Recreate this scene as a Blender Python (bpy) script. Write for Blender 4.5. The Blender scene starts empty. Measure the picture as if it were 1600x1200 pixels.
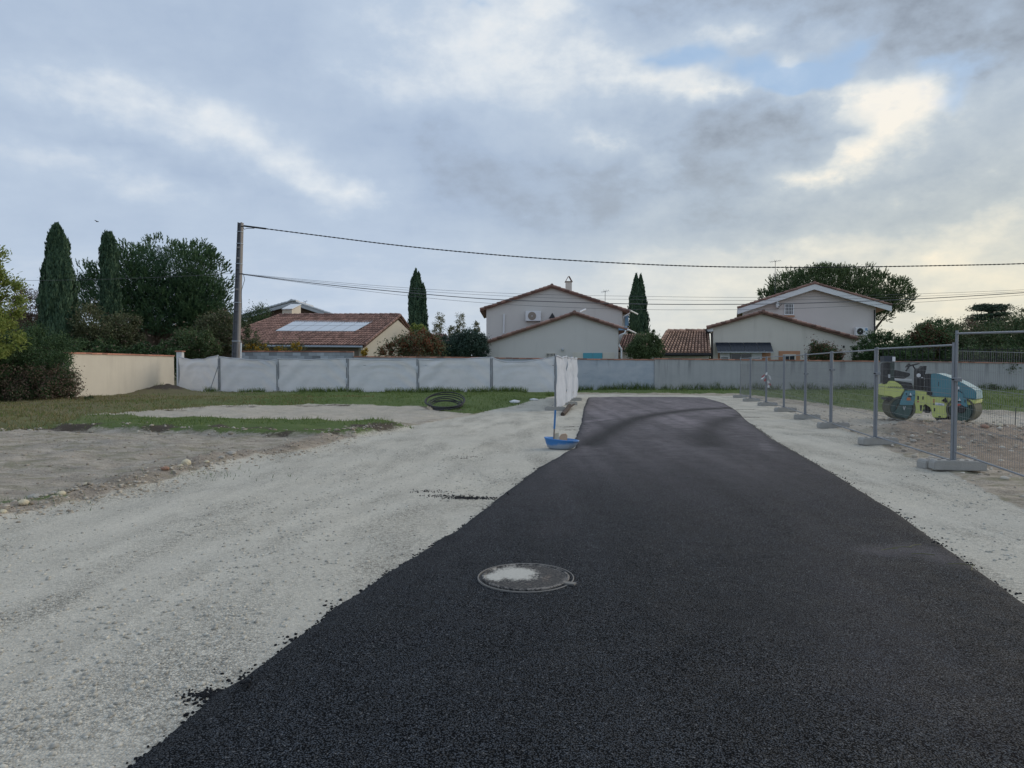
import bpy, bmesh, math, random
import numpy as np
from mathutils import Vector, Matrix
random.seed(7)
rng = np.random.default_rng(11)
R = math.radians
S = bpy.context.scene
COL = S.collection

# ------------------------------------------------------------------ camera
CAM_H, FPX, PITCH = 1.68, 1110.0, R(1.548)
cd = bpy.data.cameras.new('camera')
cam = bpy.data.objects.new('camera', cd)
COL.objects.link(cam)
cam.location = (0, 0, CAM_H)
cam.rotation_euler = (R(90) - PITCH, 0, 0)
cd.sensor_width = 36.0
cd.lens = FPX / 1600 * 36
cd.clip_start = 0.05
cd.clip_end = 9000
S.camera = cam
S.view_settings.view_transform = 'Standard'
S.view_settings.look = 'None'
S.view_settings.exposure = 0.40
S.view_settings.gamma = 1.0
S.view_settings.use_curve_mapping = False
S.cycles.max_bounces = 6
S.cycles.transparent_max_bounces = 16

# ------------------------------------------------------------------ node helper
class T:
    """small wrapper that writes node trees as expressions"""
    def __init__(s, tree):
        s.t = tree
    def n(s, kind, **k):
        nd = s.t.nodes.new(kind)
        for a, v in k.items():
            setattr(nd, a, v)
        return nd
    def put(s, sock, v):
        if isinstance(v, X): s.t.links.new(v.s, sock)
        elif isinstance(v, bpy.types.NodeSocket): s.t.links.new(v, sock)
        elif isinstance(v, (tuple, list)) and sock.type == 'RGBA' and len(v) == 3: sock.default_value = (*v, 1)
        else: sock.default_value = v
    def m(s, op, a, b=None, c=None, clamp=False):
        nd = s.n('ShaderNodeMath', operation=op, use_clamp=clamp)
        s.put(nd.inputs[0], a)
        if b is not None: s.put(nd.inputs[1], b)
        if c is not None: s.put(nd.inputs[2], c)
        return X(s, nd.outputs[0])
    def noise(s, vec, scale, detail=3, rough=0.5, dist=0.0, out=0):
        nd = s.n('ShaderNodeTexNoise')
        if vec is not None: s.put(nd.inputs['Vector'], vec)
        s.put(nd.inputs['Scale'], scale); s.put(nd.inputs['Detail'], detail)
        s.put(nd.inputs['Roughness'], rough); s.put(nd.inputs['Distortion'], dist)
        return X(s, nd.outputs[out])
    def voro(s, vec, scale, feature='F1', out='Distance', rand=1.0):
        nd = s.n('ShaderNodeTexVoronoi', feature=feature)
        if vec is not None: s.put(nd.inputs['Vector'], vec)
        s.put(nd.inputs['Scale'], scale); s.put(nd.inputs['Randomness'], rand)
        return X(s, nd.outputs[out])
    def mix(s, f, a, b, blend='MIX'):
        nd = s.n('ShaderNodeMix', data_type='RGBA', blend_type=blend)
        nd.clamp_factor = True
        s.put(nd.inputs[0], f); s.put(nd.inputs[6], a); s.put(nd.inputs[7], b)
        return X(s, nd.outputs[2])
    def scale(s, vec, v):
        nd = s.n('ShaderNodeMapping'); s.put(nd.inputs[0], vec); nd.inputs['Scale'].default_value = v
        return X(s, nd.outputs[0])
    def rng(s, v, a, b, c=0.0, d=1.0, smooth=True):
        nd = s.n('ShaderNodeMapRange', interpolation_type='SMOOTHSTEP' if smooth else 'LINEAR')
        s.put(nd.inputs[0], v)
        for i, q in zip((1, 2, 3, 4), (a, b, c, d)): s.put(nd.inputs[i], q)
        return X(s, nd.outputs[0])
    def xyz(s, vec):
        nd = s.n('ShaderNodeSeparateXYZ'); s.put(nd.inputs[0], vec)
        return [X(s, o) for o in nd.outputs]
    def vec(s, x, y, z):
        nd = s.n('ShaderNodeCombineXYZ')
        for i, q in enumerate((x, y, z)): s.put(nd.inputs[i], q)
        return X(s, nd.outputs[0])
    def obj(s):
        return X(s, s.n('ShaderNodeTexCoord').outputs['Object'])
    def pos(s):
        return X(s, s.n('ShaderNodeNewGeometry').outputs['Position'])
    def attr(s, name, out='Fac'):
        nd = s.n('ShaderNodeAttribute', attribute_name=name)
        return X(s, nd.outputs[out])
    def bump(s, h, strength, dist):
        nd = s.n('ShaderNodeBump'); s.put(nd.inputs['Height'], h)
        nd.inputs['Strength'].default_value = strength; nd.inputs['Distance'].default_value = dist
        return X(s, nd.outputs[0])
class X:
    def __init__(s, t, sock): s.t, s.s = t, sock
    def __add__(s, o): return s.t.m('ADD', s, o)
    __radd__ = __add__
    def __sub__(s, o): return s.t.m('SUBTRACT', s, o)
    def __rsub__(s, o): return s.t.m('SUBTRACT', o, s)
    def __mul__(s, o): return s.t.m('MULTIPLY', s, o)
    __rmul__ = __mul__
    def __truediv__(s, o): return s.t.m('DIVIDE', s, o)
    def __rtruediv__(s, o): return s.t.m('DIVIDE', o, s)

# ------------------------------------------------------------------ sky and sun
SUN_AZ, SUN_EL = R(62), R(17)          # azimuth measured from +Y towards +X
W = bpy.data.worlds.new('World')
W.use_nodes = True
wt = T(W.node_tree)
W.node_tree.nodes.clear()
SKY_STRENGTH = 0.10
SKY_GAIN = 0.93
SKY_BASE = 0.385
def build_sky():
    t = wt
    d = X(t, t.n('ShaderNodeTexCoord').outputs['Generated'])
    nd = t.n('ShaderNodeVectorMath', operation='NORMALIZE'); t.put(nd.inputs[0], d)
    d = X(t, nd.outputs[0])
    x, y, z = t.xyz(d)
    sky = t.n('ShaderNodeTexSky', sky_type='NISHITA')
    sky.sun_disc = False
    sky.sun_elevation = SUN_EL
    sky.sun_rotation = SUN_AZ
    sky.altitude = 50; sky.air_density = 1.0; sky.dust_density = 1.5; sky.ozone_density = 1.0
    az0 = t.m('ARCTAN2', x, y)
    el0 = t.m('ARCSINE', z)
    # drifting cloud texture: stretched towards the horizon the way a cloud deck is
    k = 1.0 / (t.m('ABSOLUTE', z) + 0.16)
    px, py = x * k, y * k
    pl = t.vec(px, py, 0.0)
    w3 = t.noise(d, 13.0, 3, 0.62, out=1)
    w3x, w3y, _ = t.xyz(w3)
    az = az0 + (w3x - 0.5) * 0.075
    el = el0 + (w3y - 0.5) * 0.05
    B = [# left: soft pale bands that run down to the right
         (90,150,80,26,8,.16),(200,168,90,26,14,.22),(310,200,90,24,22,.24),(420,240,80,20,24,.20),(500,275,60,16,20,.16),(545,297,46,15,2,.34),
         (40,245,90,16,5,.14),(150,265,80,14,12,.12),(240,288,50,12,0,.14),(430,300,70,14,0,.05),
         (90,60,150,50,0,-.06),(420,70,120,50,10,-.10),(130,215,160,14,8,-.08),(250,250,140,14,14,-.07),(380,300,80,14,10,-.08),(90,340,180,30,0,-.05),(620,220,80,30,20,-.06),
         # white cloud top centre
         (860,50,40,48,20,.30),(790,25,60,36,10,.22),(720,55,90,40,14,.22),(610,30,70,34,10,.16),(640,130,80,26,6,.18),(530,140,50,24,0,.16),(740,130,90,40,10,.16),(840,150,60,40,0,.10),
         # dark blue grey belly in the middle
         (730,270,70,42,14,-.26),(800,310,90,36,6,-.24),(900,315,80,34,0,-.20),(690,230,50,26,20,-.12),(650,320,60,26,0,-.06),(1000,310,90,26,0,-.16),
         (880,195,60,18,10,-.10),(930,175,40,18,0,-.06),
         # puff between the bellies
         (965,240,36,16,14,.30),(1005,256,32,13,22,.24),(930,232,28,14,0,.16),(1040,262,22,10,10,.12),(1030,325,30,8,-20,.16),
         # bright shelf above the right belly
         (930,105,34,26,20,.26),(985,130,44,20,16,.22),(1050,138,50,15,6,.30),(1120,146,46,13,5,.34),(1185,152,40,11,4,.32),(1230,150,20,8,0,.16),(1000,45,70,20,6,.10),(1130,60,60,14,-4,.22),(1180,45,40,14,-10,.14),(1040,80,60,10,0,.10),
         (1110,205,80,24,0,-.30),(1200,210,80,26,0,-.34),(1270,205,50,16,0,-.22),(1060,240,60,30,10,-.18),(1140,260,80,30,0,-.24),(1110,300,120,24,0,-.20),
         # white head and warm streak at right
         (1290,160,38,14,-4,.30),(1350,145,46,16,-6,.34),(1415,140,34,13,-4,.40),(1440,165,20,18,0,.26),(1390,180,50,10,0,.22),(1330,172,50,9,0,.14),
         (1400,205,34,9,-24,.26),(1360,228,46,11,-32,.34),(1310,255,50,11,-28,.30),(1250,280,54,11,-16,.24),(1350,262,60,12,-10,.20),(1420,240,30,9,-25,.14),
         (1440,290,60,14,-24,-.12),(1500,300,80,26,-20,-.14),(1530,215,50,20,-30,-.12),(1260,340,180,22,-4,-.22),(1450,340,120,22,-8,-.14),(1080,345,90,14,0,-.12),(1580,250,40,14,-20,.10),(1590,130,24,12,-30,.30),(1500,165,24,9,-30,.16),(1480,205,22,6,-30,.14),
         # grey bank along the top at right
         (1550,20,90,44,0,-.34),(1420,20,100,38,0,-.32),(1280,14,100,30,0,-.32),(1130,6,100,20,0,-.30),(980,4,60,12,0,-.16),(1560,80,60,24,-8,-.22),(1400,75,70,14,-10,-.14),
         (1235,92,30,7,-26,.34),(1210,104,14,7,-20,.22),(1510,72,22,8,-40,.20),(1440,80,30,8,-10,.12),(1300,60,30,8,-10,.10),
         # low streaks above the houses
         (1060,440,60,7,6,.14),(1000,425,40,6,0,.10),(1250,395,70,9,-4,.12),(1530,370,50,10,-24,.18),(1470,395,60,8,-16,.14),(1420,420,50,6,-14,.10),(1500,262,60,13,-24,.14),(1550,325,70,13,-20,.16),(1390,318,90,11,-14,.13),(1170,385,90,12,4,.10),(1560,440,80,14,-8,.14),(900,215,50,16,10,.12),(1030,190,40,10,10,.10),(860,440,90,7,0,.06)]
    f = t.noise(pl, 2.2, 4, 0.58)
    f2 = t.noise(t.vec(px, py * 1.7, 5.0), 6.5, 3, 0.6)
    f3 = t.noise(t.scale(d, (1, 1, 1.6)), 11.0, 5, 0.62)
    b = ((f - 0.5) * 0.55 + (f2 - 0.5) * 0.25) * (0.30 + t.rng(t.m('ABSOLUTE', az0), .7, 1.1) * .7) + (f3 - 0.5) * (0.23 + 0.22 * t.rng(az0, -.02, .35)) + SKY_BASE
    G = [(1270,118,46,15,-14,1.0),(1215,128,30,12,10,.8),(1160,118,40,14,20,.75),(1072,88,44,12,-4,.75),(1020,100,30,10,0,.4),(1330,104,34,9,-10,.5),(1440,108,60,9,-14,.55),(1530,110,50,16,-30,.45),(1475,150,22,26,0,.5),(742,14,26,9,0,.7),(1500,240,50,14,-30,.30),(910,20,26,10,0,.35)]
    # the cloud masses of this sky, tabulated over azimuth and elevation: brighter, darker, open
    def field(a, e):
        o = np.zeros((3,) + a.shape)
        for lst, up_, dn_ in ((B, 0, 1), (G, 2, 2)):
            for cx, cy, sx, sy, an, am in lst:
                ca_ = math.atan((cx - 800) / FPX); ce = math.atan((570 - cy) / math.hypot(FPX, cx - 800))
                c, q = math.cos(R(an)), -math.sin(R(an)); da, de = (a - ca_) * FPX, (e - ce) * FPX
                u, v = (da * c + de * q) / sx, (-da * q + de * c) / sy
                o[up_ if am > 0 else dn_] += abs(am) * np.exp(-.5 * (u * u + v * v))
        return o
    A0, AM, A1 = -.80, .06, .80
    rows = np.linspace(0.06, .62, 26); dr = rows[1] - rows[0]
    fl = t.rng(az, A0, AM, smooth=False); fr = t.rng(az, AM, A1, smooth=False)
    side = t.m('GREATER_THAN', az, AM)
    acc = None
    for e0 in rows:
        ramps = []
        for lo, hi, fac in ((A0, AM, fl), (AM, A1, fr)):
            nd = t.n('ShaderNodeValToRGB'); t.put(nd.inputs[0], fac); cr_ = nd.color_ramp
            st = np.linspace(0, 1, 28); vals = field(lo + (hi - lo) * st, np.full(28, e0))
            for k in range(28):
                el_ = cr_.elements[0] if k == 0 else cr_.elements[-1] if k == 27 else cr_.elements.new(float(st[k]))
                el_.color = (*[float(vals[c_, k]) for c_ in range(3)], 1)
            ramps.append(X(t, nd.outputs[0]))
        w = t.m('SUBTRACT', 1.0, t.m('ABSOLUTE', t.m('MULTIPLY_ADD', el, 1 / dr, -e0 / dr)), clamp=True)
        c_ = t.mix(side, ramps[0], ramps[1])
        nd = t.n('ShaderNodeVectorMath', operation='MULTIPLY_ADD'); t.put(nd.inputs[0], c_); t.put(nd.inputs[1], w)
        if acc is not None: t.put(nd.inputs[2], acc)
        else: nd.inputs[2].default_value = (0, 0, 0)
        acc = X(t, nd.outputs[0])
    up, dn, g = t.xyz(acc)
    dn = t.m('MAXIMUM', dn * -1.1, -0.27) + t.m('MINIMUM', dn * -0.2 + 0.06, 0.0)
    right = t.rng(az0, -.05, .35)
    puff = t.rng(f3, .30, .70)
    b = b + t.m('MINIMUM', up, .50 + puff * .22) * (0.62 + puff * (.42 + right * .25)) + dn * (1.0 - puff * .35)
    low = t.rng(el0, 0.34, 0.03)                       # paler deck towards the horizon
    b = b + low * (0.18 + 0.14 * t.rng(az0, -.2, .4))
    # cloud colour
    cr = t.n('ShaderNodeValToRGB'); t.put(cr.inputs[0], b)
    e = cr.color_ramp
    pts = [(0.0, (.225,.27,.345)), (.12, (.285,.345,.44)), (.27, (.335,.415,.54)), (.5, (.405,.485,.598)), (.75, (.58,.63,.685)), (1.0, (.735,.735,.73))]
    e.elements[0].position, e.elements[0].color = pts[0][0], (*pts[0][1], 1)
    e.elements[1].position, e.elements[1].color = pts[-1][0], (*pts[-1][1], 1)
    for p, c in pts[1:-1]:
        q = e.elements.new(p); q.color = (*c, 1)
    cloud = X(t, cr.outputs[0])
    # warm light through the deck on the side of the low sun
    ca, sa = math.cos(SUN_AZ), math.sin(SUN_AZ)
    dsun = x * sa + y * ca
    warm = t.rng(dsun, 0.25, 0.98)
    warmlow = warm * t.rng(el0, 0.42, 0.0)
    cloud = t.mix(warm * 0.45, cloud, (1.04, .98, .85), 'MULTIPLY')
    cloud = t.mix(warmlow * 0.85, cloud, (1.22, 1.06, .78), 'MULTIPLY')
    # openings with blue sky
    g = t.rng(g + (f2 - 0.5) * 0.5 + (f3 - 0.5) * 1.1, 0.30, 0.85)
    other = t.rng(f + (f2 - 0.5) * 0.3, 0.30, 0.20) * t.rng(el0, .45, .7)     # thin spots overhead
    g = t.m('MAXIMUM', g, other * 0.6)
    blue = t.mix(1.0, X(t, sky.outputs[0]), (SKY_STRENGTH*0.95,)*3, 'MULTIPLY')
    gapc = t.mix(0.75, blue, (.27,.43,.66))
    col = t.mix(g * 0.70, cloud, gapc)
    col = t.mix(1.0, col, (SKY_GAIN / SKY_STRENGTH,) * 3, 'MULTIPLY')
    bg = t.n('ShaderNodeBackground'); t.put(bg.inputs[0], col); bg.inputs[1].default_value = SKY_STRENGTH
    out = t.n('ShaderNodeOutputWorld'); t.t.links.new(bg.outputs[0], out.inputs[0])
build_sky()
S.world = W
sd = bpy.data.lights.new('sun', 'SUN'); sun = bpy.data.objects.new('sun', sd); COL.objects.link(sun)
sd.energy = 1.35; sd.angle = R(60); sd.color = (1.0, .87, .70)
sun.rotation_euler = Vector((math.sin(SUN_AZ)*math.cos(SUN_EL), math.cos(SUN_AZ)*math.cos(SUN_EL), math.sin(SUN_EL))).to_track_quat('Z', 'Y').to_euler()

# ------------------------------------------------------------------ placing helpers: where a sight line meets the ground, a depth or a plane
def ray(px, py):
    u, v = (px - 800) / FPX, (600 - py) / FPX
    c, s = math.cos(PITCH), math.sin(PITCH)
    return Vector((u, c + v * s, -s + v * c))
EYE = Vector((0, 0, CAM_H))
def G(px, py, z=0.0):
    r = ray(px, py); return EYE + r * ((z - CAM_H) / r.z)
def at(px, py, d):
    r = ray(px, py); return EYE + r * (d / r.y)
def on_plane(px, py, p0, n):
    r = ray(px, py); return EYE + r * ((Vector(p0) - EYE).dot(n) / r.dot(n))

# ------------------------------------------------------------------ materials
def newmat(name):
    m = bpy.data.materials.new(name); m.use_nodes = True
    m.node_tree.nodes.clear()
    t = T(m.node_tree)
    b = t.n('ShaderNodeBsdfPrincipled'); o = t.n('ShaderNodeOutputMaterial')
    t.t.links.new(b.outputs[0], o.inputs[0])
    return m, t, b
def plain(name, col, rough=0.7, var=0.15, scale=4.0, bump=0.0, bscale=30, metal=0.0, attr=None, spec=0.4, vstretch=None, stain=0.0, stain_col=(.25,.23,.2)):
    m, t, b = newmat(name)
    p = t.obj()
    pv = t.scale(p, vstretch) if vstretch else p
    n = t.noise(pv, scale, 5, 0.6)
    f = (n - 0.5) * (2 * var) + 1.0
    if attr: f = f * (0.62 + t.attr(attr) * 0.76)
    c = t.mix(1.0, col, X(t, _gray(t, f)), 'MULTIPLY')
    if stain:
        s1 = t.noise(t.scale(p, (1.6, 1.6, .22)), 1.3, 6, 0.65)
        c = t.mix(t.rng(s1, .52, .74) * stain, c, stain_col)
    t.put(b.inputs['Base Color'], c); b.inputs['Roughness'].default_value = rough
    b.inputs['Metallic'].default_value = metal
    b.inputs['Specular IOR Level'].default_value = spec
    if bump:
        t.put(b.inputs['Normal'], t.bump(t.noise(p, bscale, 4, .6), bump, 0.02))
    return m
def _gray(t, f):
    nd = t.n('ShaderNodeCombineColor')
    for i in range(3): t.put(nd.inputs[i], f)
    return nd.outputs[0]
def leafmat(name, c1, c2, trans=0.25, rough=.6):
    m = bpy.data.materials.new(name); m.use_nodes = True; m.node_tree.nodes.clear()
    t = T(m.node_tree)
    v = t.attr('v')
    n = t.noise(t.obj(), 0.9, 3, .6)
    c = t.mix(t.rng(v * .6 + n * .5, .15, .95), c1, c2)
    b = t.n('ShaderNodeBsdfPrincipled'); t.put(b.inputs['Base Color'], c); b.inputs['Roughness'].default_value = rough
    b.inputs['Specular IOR Level'].default_value = .25
    tr = t.n('ShaderNodeBsdfTranslucent'); t.put(tr.inputs[0], c)
    mx = t.n('ShaderNodeMixShader'); mx.inputs[0].default_value = trans
    t.t.links.new(b.outputs[0], mx.inputs[1]); t.t.links.new(tr.outputs[0], mx.inputs[2])
    o = t.n('ShaderNodeOutputMaterial'); t.t.links.new(mx.outputs[0], o.inputs[0])
    return m
def groundmat():
    """gravel, bare earth and turf, told apart by the attributes painted on the sheet"""
    m, t, b = newmat('site_ground')
    p = t.pos()
    gv, gr, dk, pale, brn = t.attr('gravel'), t.attr('turf'), t.attr('soil'), t.attr('pale'), t.attr('brown')
    edge = (t.noise(p, 2.3, 5, .65) - .5) * .9 + (t.noise(p, 14, 3, .6) - .5) * .5
    big = t.noise(p, .35, 4, .6); mid = t.noise(p, 2.0, 4, .6); fine = t.noise(p, 26, 4, .7)
    rut = t.attr('rut')
    cell = t.voro(p, 75, out='Color'); cx = t.xyz(cell)[0]
    cd1 = t.voro(p, 75)
    cell2 = t.voro(p, 34, out='Color'); cx2 = t.xyz(cell2)[0]
    tracks = t.noise(t.scale(p, (2.6, .10, 1)), 1.0, 4, .6)
    clump = t.rng(t.noise(t.scale(p, (1.0, .35, 1)), 1.3, 5, .62), .42, .66)     # coarse stone left between dusty tracks
    clump = t.m('MULTIPLY', clump, 1.0 - t.m('MINIMUM', t.m('MAXIMUM', rut, 0.0), 1.0) * .85)
    f = rut * .085 + (cx - .5) * (.24 + clump * .42) + (cx2 - .5) * (.08 + clump * .22) + (big - .5) * .20 + (mid - .5) * .16 + (tracks - .5) * .30 + 1.0 - t.rng(cd1, .30, .60) * (.10 + clump * .22)
    grav = t.mix(1.0, t.mix(t.noise(p, .6, 3, .6), (.555,.512,.422), (.515,.492,.428)), X(t, _gray(t, f)), 'MULTIPLY')
    f2 = (fine - .5) * 1.1 + (mid - .5) * .8 + (t.noise(t.scale(p, (.45, 1.6, 1)), 3.0, 6, .72) - .5) * 1.3 + 1.0
    earth = t.mix(1.0, t.mix(t.rng(big, .35, .65), (.42,.365,.295), (.36,.325,.275)), X(t, _gray(t, f2)), 'MULTIPLY')
    earth = t.mix(t.rng(t.noise(t.scale(p, (.6, 1.2, 1)), 1.7, 7, .72), .48, .62) * .7, earth, (.225,.215,.135))     # sparse weeds
    earth = t.mix(pale, earth, t.mix(1.0, (.52,.47,.39), X(t, _gray(t, (fine - .5) * .7 + (mid - .5) * .4 + 1.0)), 'MULTIPLY'))
    earth = t.mix(brn, earth, t.mix(1.0, (.30,.24,.185), X(t, _gray(t, f2)), 'MULTIPLY'))
    tn = t.noise(p, 1.1, 5, .7)
    dry = t.rng(t.xyz(p)[0] + (t.noise(p, .5, 3, .6) - .5) * 8.0, -9.0, -17.0)
    turf = t.mix(dry, t.mix(tn, (.075,.125,.036), (.15,.185,.07)), t.mix(tn, (.14,.13,.07), (.22,.19,.11)))
    c = t.mix(t.rng(gv + edge * .35, .42, .58), earth, grav)
    c = t.mix(t.rng(gr + edge * .6, .4, .6), c, turf)
    c = t.mix(t.rng(dk + edge * .7, .40, .70), c, t.mix(fine, (.055,.045,.036), (.13,.105,.08)))
    t.put(b.inputs['Base Color'], c); b.inputs['Roughness'].default_value = .95
    b.inputs['Specular IOR Level'].default_value = .15
    h = (.5 - cd1) * (.35 + clump * .65) * .8 + cx2 * .5 * (.3 + clump) + fine * .8 + mid * 1.2
    ea = 1.0 - t.rng(gv, .35, .65)
    h = h + ea * (t.noise(t.scale(p, (.8, 1.4, 1)), 5.5, 6, .7) * 3.0 + fine * 1.5)
    t.put(b.inputs['Normal'], t.bump(h, .8, .016))
    return m
def asphaltmat():
    m, t, b = newmat('fresh_asphalt')
    p = t.pos()
    c1 = t.voro(p, 128, out='Color'); cx = t.xyz(c1)[0]; d1 = t.voro(p, 128)
    c2 = t.xyz(t.voro(p, 47, out='Color'))[0]
    big = t.noise(p, .5, 4, .6); mid = t.noise(p, 3.2, 5, .65)
    patch = t.noise(t.scale(p, (1.3, .35, 1)), .9, 4, .6)
    lane = t.noise(t.scale(p, (2.4, .03, 1)), 1.0, 3, .55)
    dust, dark = t.attr('dust'), t.attr('dark')
    f = ((cx - .5) * 1.8 + (c2 - .5) * .9 + (big - .5) * .7 + (mid - .5) * .5 + (patch - .5) * .7 + (lane - .5) * .9 + 1.0) * t.rng(d1, .62, .28, .18, 1.2)  # pits between the stones darkened, their shade put into the colour
    c = t.mix(1.0, (.0175,.0225,.0295), X(t, _gray(t, t.m('MAXIMUM', f, .12))), 'MULTIPLY')
    spark = t.rng(t.xyz(t.voro(p, 120, out='Color'))[1], .982, .99)
    c = t.mix(spark * .5, c, (.20,.20,.20))
    c = t.mix(dust * (.50 + t.rng(mid * .6 + lane * .4, .38, .62) * .50), c, (.235,.210,.222))  # road dust, plus the far sheen painted as a paler colour
    c = t.mix(dark * .85, c, (.013,.014,.016))
    t.put(b.inputs['Base Color'], c)
    t.put(b.inputs['Roughness'], t.rng(mid, .3, .7, .74, .88) + dust * .1)
    t.put(b.inputs['Specular IOR Level'], t.rng(d1, .60, .30, .05, .62))
    h = (1.0 - d1) * .8 + cx * .5 + t.noise(p, 230, 2, .6) * .3
    t.put(b.inputs['Normal'], t.bump(h, .5, .008))
    return m

# ------------------------------------------------------------------ object helpers
ORIG = {}
def tag(o, label=None, cat=None, group=None, kind=None):
    if label: o['label'] = label
    if cat: o['category'] = cat
    if group: o['group'] = group
    if kind: o['kind'] = kind
    return o
def thing(name, loc, label, cat, group=None, rz=0.0):
    o = bpy.data.objects.new(name, None); COL.objects.link(o)
    o.empty_display_size = .2
    o.location = loc; o.rotation_euler = (0, 0, rz)
    ORIG[o.name] = Vector(loc) if rz == 0 else None       # None: parts are given in the thing's own frame
    return tag(o, label, cat, group)
def link_mesh(name, me, mat, parent=None, origin=None):
    o = bpy.data.objects.new(name, me); COL.objects.link(o)
    if mat and not me.materials: me.materials.append(mat)
    if parent is not None:
        o.parent = parent; ORIG[o.name] = ORIG[parent.name]
    else:
        ORIG[o.name] = Vector(origin) if origin is not None else Vector((0, 0, 0))
        if origin is not None: o.location = origin
    return o
class MB:
    """collects shapes, then links them as one mesh object"""
    def __init__(s): s.v, s.f, s.at = [], [], []; s.val = .5; s.sm = []; s.smooth = False
    def poly(s, pts, faces):
        b = len(s.v); s.v += [tuple(p) for p in pts]
        for q in faces:
            s.f.append([b + i for i in q]); s.at.append(s.val); s.sm.append(s.smooth)
        return s
    def box(s, x0, x1, y0, y1, z0, z1, bev=0.0):
        if bev:
            bm = bmesh.new(); bmesh.ops.create_cube(bm, size=1)
            for v in bm.verts: v.co = Vector((x0 + (v.co.x + .5) * (x1 - x0), y0 + (v.co.y + .5) * (y1 - y0), z0 + (v.co.z + .5) * (z1 - z0)))
            bmesh.ops.bevel(bm, geom=bm.edges[:], offset=bev, segments=2, affect='EDGES', profile=.6)
            bm.verts.index_update()
            s.poly([v.co.copy() for v in bm.verts], [[v.index for v in f.verts] for f in bm.faces]); bm.free(); return s
        P = [(x, y, z) for z in (z0, z1) for y in (y0, y1) for x in (x0, x1)]
        return s.poly(P, [(0,2,3,1),(4,5,7,6),(0,1,5,4),(2,6,7,3),(0,4,6,2),(1,3,7,5)])
    def obox(s, c, ax, ay, az):
        """box from a centre and three half vectors"""
        c, ax, ay, az = map(Vector, (c, ax, ay, az))
        P = [c + ax * i + ay * j + az * k for k in (-1, 1) for j in (-1, 1) for i in (-1, 1)]
        return s.poly(P, [(0,2,3,1),(4,5,7,6),(0,1,5,4),(2,6,7,3),(0,4,6,2),(1,3,7,5)])
    def tube(s, pts, r, n=8, caps=True, r2=None):
        pts = [Vector(p) for p in pts]; L = len(pts); b0 = len(s.v); ring = []
        up = Vector((0, 0, 1))
        for i, p in enumerate(pts):
            d = (pts[min(i + 1, L - 1)] - pts[max(i - 1, 0)]).normalized()
            a = d.cross(up if abs(d.z) < .95 else Vector((1, 0, 0))).normalized(); c = d.cross(a)
            rr = r if not hasattr(r, '__len__') else r[i]
            if r2 is not None: rr = r + (r2 - r) * i / (L - 1)
            ring.append([p + (a * math.cos(2 * math.pi * k / n) + c * math.sin(2 * math.pi * k / n)) * rr for k in range(n)])
        P = [q for rg in ring for q in rg]; F = []
        for i in range(L - 1):
            for k in range(n):
                F.append((i * n + k, i * n + (k + 1) % n, (i + 1) * n + (k + 1) % n, (i + 1) * n + k))
        sm = s.smooth; s.smooth = n > 4
        s.poly(P, F); s.smooth = sm
        if caps: s.poly(ring[0], [tuple(range(n))[::-1]]); s.poly(ring[-1], [tuple(range(n))])
        return s
    def prism(s, outline, vec):
        """outline polygon swept by a vector"""
        vec = Vector(vec); a = [Vector(p) for p in outline]; n = len(a)
        return s.poly(a + [p + vec for p in a], [tuple(range(n))[::-1], tuple(range(n, 2 * n))] + [(i, (i + 1) % n, n + (i + 1) % n, n + i) for i in range(n)])
    def lathe(s, prof, c=(0,0,0), n=32, axis='Z'):
        c = Vector(c); P = []
        for r, h in prof:
            for k in range(n):
                a = 2 * math.pi * k / n
                q = (r * math.cos(a), r * math.sin(a), h) if axis == 'Z' else (r * math.cos(a), h, r * math.sin(a))
                P.append(c + Vector(q))
        F = [(i * n + k, i * n + (k + 1) % n, (i + 1) * n + (k + 1) % n, (i + 1) * n + k) for i in range(len(prof) - 1) for k in range(n)]
        return s.poly(P, F)
    def mesh(s, name, off=None):
        off = off or Vector((0, 0, 0))
        me = bpy.data.meshes.new(name)
        me.from_pydata([(p[0] - off[0], p[1] - off[1], p[2] - off[2]) for p in s.v], [], s.f)
        a = me.attributes.new('v', 'FLOAT', 'FACE'); a.data.foreach_set('value', s.at)
        me.polygons.foreach_set('use_smooth', s.sm)
        bm = bmesh.new(); bm.from_mesh(me); bmesh.ops.recalc_face_normals(bm, faces=bm.faces[:]); bm.to_mesh(me); bm.free()
        return me
    def build(s, name, mat, parent=None, label=None, kind=None, origin=None):
        off = ORIG[parent.name] if parent is not None else (Vector(origin) if origin is not None else None)
        o = link_mesh(name, s.mesh(name, off), mat, parent, origin)
        return tag(o, label, None, None, kind)
def np_mesh(name, V, F, mat, attrs=None, parent=None, smooth=False, origin=None):
    V = np.asarray(V, dtype=np.float64); F = np.asarray(F)
    off = ORIG[parent.name] if parent is not None else (Vector(origin) if origin is not None else None)
    if off is not None: V = V - np.array(off)
    me = bpy.data.meshes.new(name)
    k = F.shape[1]
    me.vertices.add(len(V)); me.vertices.foreach_set('co', V.astype(np.float32).ravel())
    me.loops.add(F.size); me.loops.foreach_set('vertex_index', F.astype(np.int32).ravel())
    me.polygons.add(len(F)); me.polygons.foreach_set('loop_start', np.arange(0, F.size, k, dtype=np.int32))
    if smooth: me.polygons.foreach_set('use_smooth', np.ones(len(F), dtype=bool))
    me.update(calc_edges=True)
    for a, (dom, val) in (attrs or {}).items():
        at_ = me.attributes.new(a, 'FLOAT', dom); at_.data.foreach_set('value', np.asarray(val, dtype=np.float32))
    me.validate()
    return link_mesh(name, me, mat, parent, origin)
def copy_tree(o, parent=None):
    c = o.copy(); COL.objects.link(c)
    if parent is not None: c.parent = parent
    for ch in list(o.children): copy_tree(ch, c)
    return c
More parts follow.
